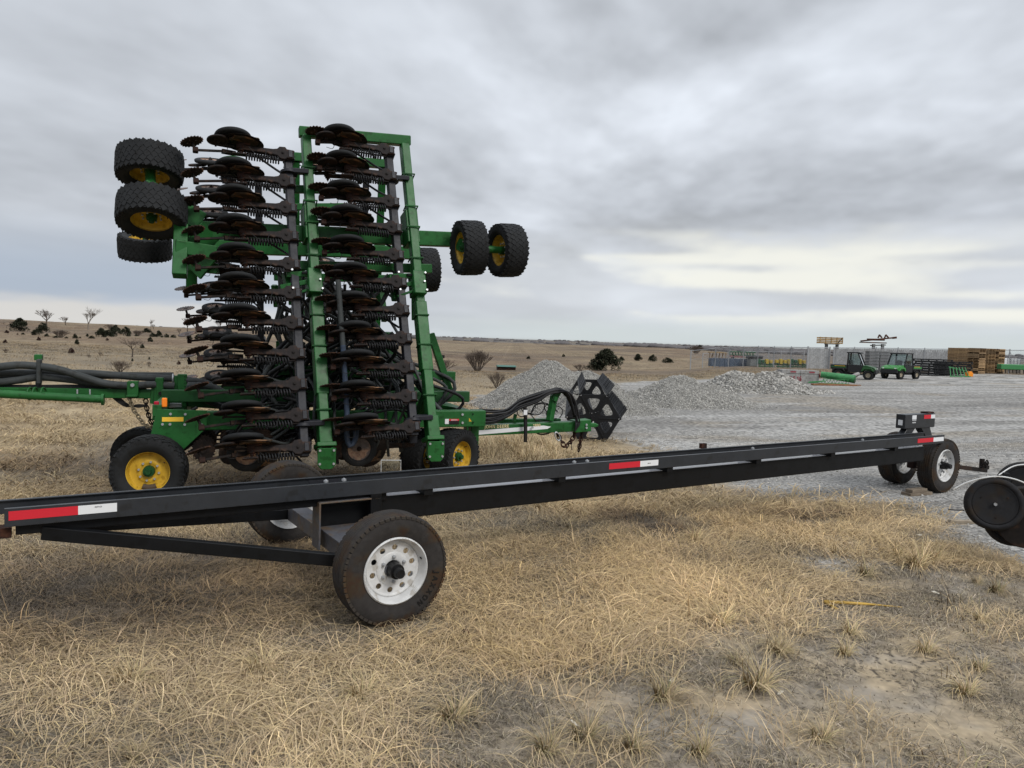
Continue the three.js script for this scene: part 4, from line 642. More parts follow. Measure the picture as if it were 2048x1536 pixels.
function drillWheel(parent, R) {
  const w = part('wheel', parent), Wd = 0.36 * R / 0.41, r = 0.226 * R / 0.41, k = R / 0.41;
  const g = lathe([[r, -Wd * 0.34], [r * 1.03, -Wd * 0.40], [r + 0.06 * k, -Wd * 0.49], [r + 0.10 * k, -Wd * 0.5], [R - 0.035 * k, -Wd * 0.46], [R - 0.022 * k, -Wd * 0.41], [R - 0.016 * k, -Wd * 0.2], [R - 0.014 * k, 0], [R - 0.016 * k, Wd * 0.2], [R - 0.022 * k, Wd * 0.41], [R - 0.035 * k, Wd * 0.46], [r + 0.10 * k, Wd * 0.5], [r + 0.06 * k, Wd * 0.49], [r * 1.03, Wd * 0.40], [r, Wd * 0.34]], 64).rotateX(Math.PI / 2);
  mesh('tyre', [g], M.rubberClean, w);
  const tr = [], n = 30;
  for (let i = 0; i < n; i++) for (let j = 0; j < 6; j++) {
    const a = (i + (j % 2) * 0.5) / n * Math.PI * 2, zz = (j - 2.5) / 6 * Wd * 0.93, rr = R - (Math.abs(j - 2.5) > 2 ? 0.0265 : 0.0178) * k;
    const b = new THREE.BoxGeometry(0.016 * k, 0.062 * k, Wd / 6 * 1.02).applyMatrix4(new THREE.Matrix4().makeRotationX((j % 2 ? 1 : -1) * 0.62));
    tr.push(b.applyMatrix4(new THREE.Matrix4().makeRotationZ(a).setPosition(Math.cos(a) * rr, Math.sin(a) * rr, zz)));
  }
  for (let i = 0; i < n * 1.5; i++) for (const s of [-1, 1]) { const a = i / (n * 1.5) * Math.PI * 2; tr.push(new THREE.BoxGeometry(0.05 * k, 0.022 * k, 0.014).applyMatrix4(new THREE.Matrix4().makeRotationZ(a).multiply(new THREE.Matrix4().makeRotationY(s * 0.25)).setPosition(Math.cos(a) * (R - 0.05 * k), Math.sin(a) * (R - 0.05 * k), s * Wd * 0.47))); }
  mesh('tread', tr, M.rubberClean, w);
  const rim = lathe([[r * 0.985, Wd * 0.36], [r * 1.03, Wd * 0.37], [r * 1.03, Wd * 0.35], [r * 0.96, Wd * 0.30], [r * 0.91, Wd * 0.16], [r * 0.89, 0.05 * k], [r * 0.60, 0.045 * k], [r * 0.55, 0.062 * k], [r * 0.40, 0.062 * k], [r * 0.36, 0.05 * k], [0.02, 0.05 * k], [0.02, 0.03 * k], [r * 0.55, 0.03 * k], [r * 0.88, 0.0], [r * 0.86, -0.05 * k], [r * 0.92, -Wd * 0.2], [r * 1.03, -Wd * 0.36], [r * 0.985, -Wd * 0.36]], 56).rotateX(Math.PI / 2);
  mesh('rim', [rim], M.yellow, w);
  mesh('hub', [cyl(r * 0.27, r * 0.29, 0.05 * k, 24, 0, 0, 0.075 * k, Math.PI / 2), cyl(r * 0.13, r * 0.16, 0.05 * k, 18, 0, 0, 0.12 * k, Math.PI / 2), cyl(r * 0.30, r * 0.34, 0.09 * k, 24, 0, 0, -0.02 * k, Math.PI / 2)], M.greenDark, w);
  for (let i = 0; i < 8; i++) { const a = (i + 0.5) / 8 * Math.PI * 2; mesh('wheel_bolt', [bolt(0.013 * k, 0.022, Math.cos(a) * r * 0.47, Math.sin(a) * r * 0.47, 0.072 * k, Math.PI / 2)], M.zinc, w); }
  mesh('valve', [cyl(0.005, 0.006, 0.05, 6, r * 0.80, r * 0.30, 0.10 * k, 1.2)], M.hoseBlack, w);
  return w;
}
// ---------------------------------------------------------------- dry grass and loose stones
{
  const gr = rng(77);
  function tuft(n, make) {   // n ribbons; make() -> {p: points, w: width, c0, c1: colours of foot and tip}
    const pos = [], nor = [], col = [], idx = [];
    for (let i = 0; i < n; i++) {
      const b = make(i), k = b.p.length, base = pos.length / 3;
      for (let j = 0; j < k; j++) {
        const q = b.p[j], d = b.p[Math.min(j + 1, k - 1)].clone().sub(b.p[Math.max(j - 1, 0)]), s = V(-d.z, (gr() - 0.5) * 0.4 * d.length(), d.x).normalize().multiplyScalar(b.w * (1 - 0.75 * j / (k - 1)) / 2), t = j / (k - 1);
        pos.push(q.x - s.x, q.y - s.y, q.z - s.z, q.x + s.x, q.y + s.y, q.z + s.z);
        const nn = V(0, 1, 0).addScaledVector(d.normalize(), -0.35 * d.y).add(V((gr() - 0.5) * 0.7, 0, (gr() - 0.5) * 0.7)).normalize(); nor.push(nn.x, nn.y, nn.z, nn.x, nn.y, nn.z);
        const c = mix3(b.c0, b.c1, t); col.push(...c, ...c);
        if (j) { const a = base + (j - 1) * 2; idx.push(a, a + 1, a + 2, a + 1, a + 3, a + 2); }
      }
    }
    const g = new THREE.BufferGeometry(); g.setIndex(idx); g.setAttribute('position', new THREE.Float32BufferAttribute(pos, 3)); g.setAttribute('normal', new THREE.Float32BufferAttribute(nor, 3)); g.setAttribute('color', new THREE.Float32BufferAttribute(col, 3)); return g;
  }
  const straw = () => { const k = 0.55 + gr() * gr() * 0.95; return [0.60 * k, 0.468 * k * (0.97 + gr() * 0.06), (0.245 + gr() * 0.06) * k]; };
  const brown = (c, k) => [c[0] * k, c[1] * k * 0.95, c[2] * k * 0.9];
  const lodged = (spread, lmin, lmax, w, h) => () => {   // long stems combed over and lying on each other
    const a0 = (gr() - 0.5) * 2.0 + (gr() < 0.25 ? Math.PI * gr() * 2 : 0), L = mix(lmin, lmax, gr()), x0 = (gr() - 0.5) * 2 * spread, z0 = (gr() - 0.5) * 2 * spread, y0 = gr() * h * 0.5, turn = (gr() - 0.5) * 3.0, rise = h * (0.4 + gr()), p = [V(x0, y0, z0)]; let a = a0, x = x0, z = z0;
    for (let j = 1; j < 6; j++) { a += turn / 6 + (gr() - 0.5) * 0.35; x += Math.cos(a) * L / 5; z += Math.sin(a) * L / 5; p.push(V(x, y0 + rise * Math.sin(j / 5 * 2.6) + gr() * 0.006, z)); }
    const c = straw(); return { p, w: w * (0.6 + 0.8 * gr()), c0: brown(c, 0.7), c1: c };
  };
  const thatch = (spread, w) => () => {
    const L = 0.03 + gr() * 0.08, a0 = gr() * 6.3, x0 = (gr() - 0.5) * 2 * spread, z0 = (gr() - 0.5) * 2 * spread, p = [V(x0, 0.002 + gr() * 0.012, z0)]; let a = a0, x = x0, z = z0; const cu = (gr() - 0.5) * 5;
    for (let j = 1; j < 4; j++) { a += cu / 3; x += Math.cos(a) * L / 3; z += Math.sin(a) * L / 3; p.push(V(x, 0.004 + gr() * 0.026, z)); }
    const c = straw(), k = 0.42 + 0.55 * gr(), g = [c[0] * k * 0.92, c[1] * k, c[2] * k * 1.2]; return { p, w: w * (0.6 + 0.7 * gr()), c0: brown(g, 0.8), c1: g };
  };
  const bunch = (R, H, w, green) => () => {
    const a = gr() * 6.3, lean = 0.45 + gr() * 1.35, L = H * (0.5 + 0.7 * gr()), r0 = R * Math.sqrt(gr()), ca = Math.cos(a), sa = Math.sin(a), p = []; let x = r0 * Math.cos(a + 1), z = r0 * Math.sin(a + 1), y = 0, el = Math.PI / 2 - lean * 0.5; const cu = (gr() - 0.5) * 0.5;
    p.push(V(x, y, z)); for (let j = 1; j < 5; j++) { const h2 = a + cu * j; x += Math.cos(el) * Math.cos(h2) * L / 4; z += Math.cos(el) * Math.sin(h2) * L / 4; y = Math.max(0.004, y + Math.sin(el) * L / 4); el -= lean * 0.42; p.push(V(x, y, z)); }
    const c = straw(), gc = gr() < green ? [0.20, 0.20, 0.075] : brown(c, 0.7); return { p, w: w * (0.6 + 0.8 * gr()), c0: gc, c1: c };
  };
  const reelAt = ground(1186, 886);
  const kinds = {
    lodged: [0, 1, 2, 3, 4].map(() => tuft(56, lodged(0.17, 0.09, 0.31, 0.0038, 0.045))),
    thatch: [0, 1, 2, 3].map(() => tuft(84, thatch(0.17, 0.0038))),
    bunch: [0, 1, 2].map(() => tuft(150, bunch(0.05, 0.25, 0.0042, 0.3))),
    wisp: [0, 1, 2].map(() => tuft(18, bunch(0.10, 0.2, 0.004, 0.05))),
    mid: [0, 1, 2].map(() => tuft(44, lodged(0.42, 0.22, 0.5, 0.010, 0.07))),
    tall: [0, 1, 2].map(() => tuft(90, bunch(0.14, 0.46, 0.006, 0.05))),
    far: [0, 1].map(() => tuft(46, bunch(1.1, 0.2, 0.022, 0.0))),
  };
  const gm = new THREE.MeshStandardMaterial({ vertexColors: true, roughness: 0.95, side: THREE.DoubleSide });
  const spots = {}; for (const k in kinds) spots[k] = kinds[k].map(() => []);
  const S0 = ground(1648, 1211), S1 = ground(1805, 1218);
  const put = (k, x, z, s, rot, tint, dy = 0, tilt = 0) => { { const ex = S1.x - S0.x, ez = S1.z - S0.z, t = clamp(((x - S0.x) * ex + (z - S0.z) * ez) / (ex * ex + ez * ez)), d = Math.hypot(x - S0.x - ex * t, (z - S0.z - ez * t) * 0.8); if (d < 0.17 && k !== 'thatch') return; if (k === 'tall' && Math.hypot((x - reelAt.x) / 1.0, (z - reelAt.z - 0.7) / 2.2) < 1) return; } const l = spots[k][Math.floor(gr() * kinds[k].length)]; l.push([x, z, s, rot, tint, dy, tilt]); };
  const flow = (x, z) => (fbm(x * 0.8 + 20, z * 0.8, 3) - 0.5) * 9;
  const scatter = (z0, z1, per, f) => {   // even scatter over the wedge in view
    const area = 0.5 * (z1 * z1 - z0 * z0) * 1.62 + (z1 - z0) * 1.6, n = Math.round(area * per);
    for (let i = 0; i < n; i++) { const zf = Math.sqrt(mix(z0 * z0, z1 * z1, gr())), x = (gr() * 2 - 1) * (zf * 0.78 + 0.6); f(x, -zf); }
  };
  const zone = (x, z) => ({ dk: inBlobs(DARK, x, z, 0.6), lush: inBlobs(LUSH, x, z, 0.6), bare: inBlobs(BARE, x, z, 0.6), gv: gravelAmount(x, z), sc: inBlobs(SCORCH, x, z, 0.5), n: fbm(x * 1.3 + 7, z * 1.3, 4) });
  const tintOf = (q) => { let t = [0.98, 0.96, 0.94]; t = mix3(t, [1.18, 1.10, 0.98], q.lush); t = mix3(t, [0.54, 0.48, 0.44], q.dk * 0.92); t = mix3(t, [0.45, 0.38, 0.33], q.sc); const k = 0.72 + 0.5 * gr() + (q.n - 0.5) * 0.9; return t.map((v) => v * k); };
  scatter(1.7, 9.5, 62, (x, z) => { const q = zone(x, z), keep = (0.12 + 0.85 * q.lush + 0.28 * q.dk + 1.1 * sst(0.48, 0.66, q.n) * (x < 1.2 ? 1 : 0.5)) * (1 - 0.5 * q.dk) * (1 - 0.93 * q.bare) * (1 - q.gv) * (1 - 0.8 * q.sc); if (gr() < keep) put('lodged', x, z, 0.7 + 0.55 * gr(), flow(x, z) + (gr() - 0.5) * 1.2, tintOf(q), -0.006); });
  scatter(1.7, 8.5, 95, (x, z) => { const q = zone(x, z); if (gr() < (0.95 - 0.72 * q.bare) * (1 - q.gv) * (1 - 0.5 * q.sc)) put('thatch', x, z, 0.7 + 0.6 * gr(), gr() * 6.3, tintOf(q).map((v, i) => v * [0.95, 0.97, 1.02][i]), -0.004); });
  scatter(1.9, 9, 5, (x, z) => { const q = zone(x, z); if (gr() < (0.55 + 0.6 * q.lush) * (1 - 0.5 * q.bare) * (1 - q.gv)) put('wisp', x, z, 0.7 + 0.7 * gr(), gr() * 6.3, tintOf(q)); });
  scatter(2, 9, 0.9, (x, z) => { const q = zone(x, z); if (gr() < (x > 0.5 ? 0.6 : 0.22) * (1 - q.gv) * (1 - 0.6 * q.dk)) put('bunch', x, z, 0.5 + 0.5 * gr(), gr() * 6.3, tintOf(q).map((v) => v * 1.05)); });
  for (const [px, py, s] of [[1512, 1378, 1.1], [1325, 1400, 0.9], [1165, 1478, 0.9], [1090, 1505, 0.8], [1265, 1500, 0.7], [1440, 1248, 0.9], [1835, 1135, 1.2], [1800, 1120, 1.0], [1870, 1125, 1.0], [1780, 1222, 1.1], [1840, 1225, 1.0], [1850, 1305, 0.7], [1960, 1340, 0.6], [1700, 1270, 0.7], [1690, 1310, 0.6], [905, 1440, 0.9], [1560, 1310, 0.7], [1640, 1480, 0.7], [1930, 1390, 0.7], [1960, 1245, 0.6], [1550, 1300, 0.7], [260, 1370, 0.9], [520, 1350, 0.9], [1400, 1510, 0.7], [1470, 1330, 0.6], [720, 1400, 0.8]]) { const p = ground(px, py), q = zone(p.x, p.z); put('bunch', p.x, p.z, s, gr() * 6.3, tintOf(q).map((v) => v * 1.12)); if (gr() < 0.7) put('wisp', p.x + (gr() - 0.5) * 0.2, p.z + (gr() - 0.5) * 0.2, s, gr() * 6, tintOf(q)); }
  scatter(8, 24, 10, (x, z) => { const q = zone(x, z), keep = (0.35 + 0.8 * sst(0.4, 0.6, q.n)) * (1 - q.gv) * (1 - 0.5 * q.sc); if (gr() < keep) { const t = tintOf(q); if (!q.dk) t.forEach((v, i) => t[i] = v * 0.92); put('mid', x, z, 0.6 + 0.6 * gr(), flow(x, z) + (gr() - 0.5) * 2, t, -0.01); } });
  scatter(9, 26, 1.1, (x, z) => { const q = zone(x, z); if (gr() < 0.6 * (1 - q.gv) * (1 - 0.8 * q.dk) * sst(0.4, 0.65, q.n)) put('tall', x, z, 0.3 + 0.35 * gr(), gr() * 6.3, tintOf(q)); });
  // weeds by the hitch and at the front wheels
  for (let i = 0; i < 150; i++) { const p = ground(960 + gr() * 240, 893 + gr() * gr() * 50), q = zone(p.x, p.z); put('tall', p.x + (gr() - 0.5) * 0.6, p.z - 0.2, 0.55 + 0.5 * gr() * (p.x < 1 ? 1.3 : 0.8), gr() * 6.3, tintOf(q).map((v) => v * 1.02)); }
  for (let i = 0; i < 60; i++) { const p = ground(1130 + gr() * 180, 886 + gr() * 14); put('tall', p.x, p.z, 0.2 + 0.2 * gr(), gr() * 6.3, tintOf(zone(p.x, p.z))); }
  for (let i = 0; i < 70; i++) { const p = ground(870 + gr() * 130, 790 + gr() * 26); put('tall', p.x, p.z, 0.3 + 0.4 * gr(), gr() * 6.3, [0.9, 0.85, 0.85]); }
  scatter(70, 420, 0.035, (x, z) => { const n = fbm(x * 0.06, z * 0.06, 3); if (x > 12 && z > -130 || gr() > 0.25 + n) return; const k = 0.30 + 0.28 * gr(), r = gr() < 0.3; put('far', x, z, 0.9 + 1.3 * gr() * gr(), gr() * 6.3, r ? [k * 1.0, k * 0.72, k * 0.6] : [k, k * 0.86, k * 0.74], -0.05); });
  scatter(22, 75, 1.6, (x, z) => { const g = gravelAmount(x, z), n = fbm(x * 0.3, z * 0.3, 3); if (gr() < (1 - g) * (0.2 + n)) { const k = 0.5 + 0.16 * gr(); put('far', x, z, 0.55 + 0.5 * gr(), gr() * 6.3, [k, k * 0.95, k * 0.92], -0.03); } });
  const look = { lodged: ['dry_grass', 'long golden dry grass lying combed over in front of the trailer'], thatch: ['dead_thatch', 'short curled dead grass matted over the soil'], bunch: ['grass_bunch', 'small upright bunches of dry grass in the bare soil'], wisp: ['dry_stems', 'thin single dry stems standing out of the flattened grass'], mid: ['dry_grass', 'flattened dry grass behind the trailer'], tall: ['tall_grass', 'taller dry grass and weeds under the hitch'], far: ['prairie_grass', 'pale prairie grass on the far side of the yard'] };
  const mm = new THREE.Matrix4(), e = new THREE.Euler(), qn = new THREE.Quaternion(), c = new THREE.Color();
  for (const k in kinds) kinds[k].forEach((g, v) => {
    const l = spots[k][v]; if (!l.length) return;
    const im = new THREE.InstancedMesh(g, gm, l.length); im.name = numbered(look[k][0]); im.castShadow = im.receiveShadow = true;
    l.forEach(([x, z, s, rot, t, dy], i) => { const y = height(x, z), d = 0.15, nx = (height(x - d, z) - height(x + d, z)) / (2 * d), nz = (height(x, z - d) - height(x, z + d)) / (2 * d); qn.setFromUnitVectors(V(0, 1, 0), V(nx, 1, nz).normalize()).multiply(new THREE.Quaternion().setFromEuler(e.set(0, rot, 0))); mm.compose(V(x, y + dy, z), qn, V(s, s, s)); im.setMatrixAt(i, mm); c.setRGB(...t); im.setColorAt(i, c); });
    scene.add(im); tag(im, look[k][1], 'grass', null, 'stuff');
  });
}
// stones
function stoneGeometry(seed) { const r = rng(seed), g = new THREE.IcosahedronGeometry(1, 0), p = g.attributes.position, m = new Map(); for (let i = 0; i < p.count; i++) { const k = [p.getX(i), p.getY(i), p.getZ(i)].map((v) => v.toFixed(3)).join(); if (!m.has(k)) m.set(k, [0.7 + r() * 0.5, 0.5 + r() * 0.4, 0.7 + r() * 0.5]); const s = m.get(k); p.setXYZ(i, p.getX(i) * s[0], p.getY(i) * s[1], p.getZ(i) * s[2]); } g.computeVertexNormals(); return g; }
const STONES = [1, 2, 3].map(stoneGeometry), stoneMat = mat(0.40, 0.39, 0.37, 0.9);
function stones(parent, name, list) {   // list of [Vector3, size, tint]
  const r = rng(list.length + 3), im = new THREE.InstancedMesh(STONES[list.length % 3], stoneMat, list.length), m = new THREE.Matrix4(), c = new THREE.Color();
  list.forEach(([p, s, t], i) => { m.compose(p, new THREE.Quaternion().setFromEuler(new THREE.Euler(r() * 6, r() * 6, r() * 6)), V(s, s * (0.6 + r() * 0.5), s)); im.setMatrixAt(i, m); im.setColorAt(i, c.setRGB(...t)); });
  im.name = parent ? name : numbered(name); im.castShadow = im.receiveShadow = true; (parent || scene).add(im); return im;
}
{
  const r = rng(5), list = [], clod = [];
  for (let i = 0; i < 42000; i++) { const zf = Math.sqrt(mix(9, 20 * 20, r())), x = (r() * 2 - 1) * (zf * 0.78 + 0.5), z = -zf, g = gravelAmount(x, z); if (r() < g) { const k = 0.55 + 0.65 * r(), s = 0.006 + 0.016 * r() * r(); list.push([V(x, height(x, z) + s * 0.2, z), s, [k, k * 0.985, k * 0.96]]); } }
  for (let i = 0; i < 9000; i++) { const zf = Math.sqrt(mix(3, 64, r())), x = (r() * 2 - 1) * (zf * 0.78), z = -zf, q = inBlobs(BARE, x, z, 0.7); if (r() < 0.15 + q) { const k = 0.35 + 0.4 * r(), s = 0.003 + 0.009 * r() * r(); clod.push([V(x, height(x, z) + s * 0.2, z), s, [k, k * 0.86, k * 0.66]]); } }
  tag(stones(null, 'gravel', list), 'loose grey gravel strewn over the yard', 'gravel', null, 'stuff'); tag(stones(null, 'soil_crumbs', clod), 'tan crumbs of dry soil between the grass', 'soil', null, 'stuff');
}
// ---------------------------------------------------------------- heaps of gravel and rock
function heap(name, label, peaks, base, seed, stone, count, noise) {   // peaks: [x, z, height above the ground, slope run]
  const r = rng(seed), H = (x, z) => { let h = -1; for (const [px, pz, ph, run] of peaks) { const d = Math.hypot(x - px, z - pz) / run; const c = ph * (1 - d) ; h = Math.max(h, ph * 0.93 - Math.hypot(ph * 0.93 - c, 0.1) + 0.05 * ph * Math.exp(-d * d * 4)); } return h + (fbm(x * 1.4 + seed, z * 1.4, 4) - 0.5) * noise + (fbm(x * 6, z * 6 + seed, 3) - 0.5) * noise * 0.35; };
  const o = thing(name, label, 'gravel pile', null, 0), cx = base.x, cz = base.z; o.position.set(cx, 0, cz);
  const N = 90, S = base.w, pos = [], uv = [], idx = [];
  for (let j = 0; j <= N; j++) for (let i = 0; i <= N; i++) { const x = (i / N - 0.5) * S, z = (j / N - 0.5) * S, h = H(x, z); pos.push(x, height(cx + x, cz + z) + Math.max(h, -0.15), z); uv.push(x, z); }
  for (let j = 0; j < N; j++) for (let i = 0; i < N; i++) { const a = j * (N + 1) + i; if ([a, a + 1, a + N + 1, a + N + 2].some((k) => H((k % (N + 1) / N - 0.5) * S, (Math.floor(k / (N + 1)) / N - 0.5) * S) > -0.12)) idx.push(a, a + N + 1, a + 1, a + 1, a + N + 1, a + N + 2); }
  const g = new THREE.BufferGeometry(); g.setIndex(idx); g.setAttribute('position', new THREE.Float32BufferAttribute(pos, 3)); g.setAttribute('uv', new THREE.Float32BufferAttribute(uv, 2)); g.computeVertexNormals();
  const m = new THREE.Mesh(g, M.heap); m.name = 'heap'; m.castShadow = m.receiveShadow = true; o.add(m);
  const list = []; let guard = 0; while (list.length < count && guard++ < count * 8) { const x = (r() - 0.5) * S, z = (r() - 0.5) * S, h = H(x, z); if (h < -0.45 || (h < 0.03 && r() > 0.45 + h * 1.1)) continue; const k = 0.5 + 0.62 * r() + 0.25 * (fbm(x * 1.2, z * 1.2 + seed, 3) - 0.5), s = stone * (0.4 + 1.0 * r() * r()); list.push([V(x, height(cx + x, cz + z) + Math.max(h, 0) + s * 0.15, z), s, [k, k * 0.985, k * 0.955]]); }
  const st = stones(o, 'stones', list); st.userData.kind = 'stuff'; return o;
}
M.heap = mat(0.31, 0.30, 0.285, 1, { map: texture(512, (u, v) => { const q = cells(u * 40, v * 40), k = 0.62 + 0.4 * q[2] - 0.3 * sst(0.3, 0.8, q[0]); return [k, k, k * 0.98]; }) });
const gAt = (px, depth) => { const p = at(px, 768, depth); p.y = height(p.x, p.z); return p; };
const top = (px, py, p) => { const d = Math.hypot(p.x, p.z), r = ray(px, py); return r.multiplyScalar(Math.hypot(p.x, p.z) / Math.hypot(r.x, r.z)).y + EYE - p.y; };   // height above p of a picture place seen at p's distance
{
  const a = gAt(1100, 25.5); heap('gravel_pile', 'largest fine grey gravel pile behind the black reel', [[0, 0, top(1092, 713, a), 2.75], [1.15, 0.2, top(1155, 733, a), 2.4], [-0.6, -0.5, 1.1, 2.3], [2.0, 0.6, 0.7, 1.7]], { x: a.x, z: a.z, w: 9 }, 3, 0.022, 17000, 0.34);
  const b = gAt(1362, 29); heap('gravel_pile', 'coarse grey gravel pile between the reel and the rock piles', [[-0.1, 0, top(1358, 746, b), 2.5], [0.7, 0.2, top(1395, 760, b), 2.1]], { x: b.x, z: b.z, w: 7 }, 9, 0.034, 9000, 0.36);
  const c = gAt(1512, 37); heap('rock_pile', 'twin humped pile of broken grey rock beside the concrete blocks', [[-0.85, 0, top(1480, 737, c), 2.1], [0.75, 0.1, top(1537, 741, c), 2.3], [1.9, 0.5, 0.4, 1.0]], { x: c.x, z: c.z, w: 8 }, 21, 0.085, 3800, 0.36);
}
// ---------------------------------------------------------------- black harvester reel
{
  const p = ground(1184, 883), Rr = 0.63, L = 6.8, o = thing('harvester_reel', 'black hexagonal harvester reel with rows of plastic fingers lying behind the hitch', 'reel', p, rad(-4.5)); o.position.y += 0.545;
  const hexa = (R) => [0, 1, 2, 3, 4, 5].map((i) => [R * Math.cos(i * Math.PI / 3), R * Math.sin(i * Math.PI / 3)]);
  const window_ = (i) => { const a = (i + 0.5) * Math.PI / 3, c = [Math.cos(a), Math.sin(a)], t = [-c[1], c[0]], P = (u, v) => new THREE.Vector2(c[0] * u + t[0] * v, c[1] * u + t[1] * v), s = new THREE.Path(); const w = [P(0.20, 0), P(0.37, 0.125), P(0.445, 0.115), P(0.455, 0), P(0.445, -0.115), P(0.37, -0.125)]; const cv = new THREE.CatmullRomCurve3(w.map((q) => V(q.x, q.y, 0)), true, 'catmullrom', 0.6).getPoints(30); s.setFromPoints(cv.map((q) => new THREE.Vector2(q.x, q.y)).reverse()); return s; };
  for (const z of [0, -L]) {
    const pl = mesh('end_plate', [poly(hexa(Rr), 0.02, 0.004, [0, 1, 2, 3, 4, 5].map(window_)).translate(0, 0, z)], M.plastic, o);
    mesh('rib', [0, 1, 2, 3, 4, 5].map((i) => bar(V(0.13 * Math.cos(i * Math.PI / 3), 0.13 * Math.sin(i * Math.PI / 3), z + 0.014), V(0.6 * Math.cos(i * Math.PI / 3), 0.6 * Math.sin(i * Math.PI / 3), z + 0.014), 0.02, 0.03, 0.004)), M.plastic, pl);
    if (!z) { mesh('bolt', hexa(0.60).map(([x, y]) => cyl(0.018, 0.018, 0.02, 10, x, y, 0.02, Math.PI / 2)), M.zinc, pl); mesh('bearing', [cyl(0.055, 0.055, 0.03, 20, 0, 0, 0.02, Math.PI / 2)], M.rustDark, pl); mesh('bolt', [[-0.08, 0.12], [0.06, 0.13], [0.1, 0.16], [-0.03, 0.11]].map(([x, y]) => cyl(0.009, 0.009, 0.015, 8, x, y, 0.016, Math.PI / 2)), M.zinc, pl); mesh('reflector', [box(0.028, 0.036, 0.004, -0.10, -0.085, 0.013), box(0.028, 0.036, 0.004, 0.01, -0.09, 0.013)], M.reflectWhite, pl); }
  }
  mesh('reel_shaft', [rod(V(0, 0, 0.05), V(0, 0, -L - 0.05), 0.055, 14)], M.plastic, o);
  hexa(Rr * 0.99).forEach(([x, y], k) => {
    const b = mesh('tine_bar', [rod(V(x, y, 0.05), V(x, y, -L), 0.022, 8), box(0.02, 0.05, L, x + 0.02, y + 0.02, -L / 2)], M.plastic, o), t = [], r = rng(k + 3), dir = k === 2 ? rad(66) : rad(57), c = Math.cos(dir), s = Math.sin(dir);
    for (let i = 0; i < 62; i++) { const z = -0.05 - i * (L - 0.1) / 62, l = 0.255 + r() * 0.03, j = (r() - 0.5) * 0.012; t.push(box(0.010, l, 0.062, x + c * l / 2 + 0.01, y + s * l / 2 + 0.01, z + j, 0, (r() - 0.5) * 0.5, dir - Math.PI / 2)); }
    mesh('tines', t, M.tine, b).userData.kind = 'stuff';
  });
}
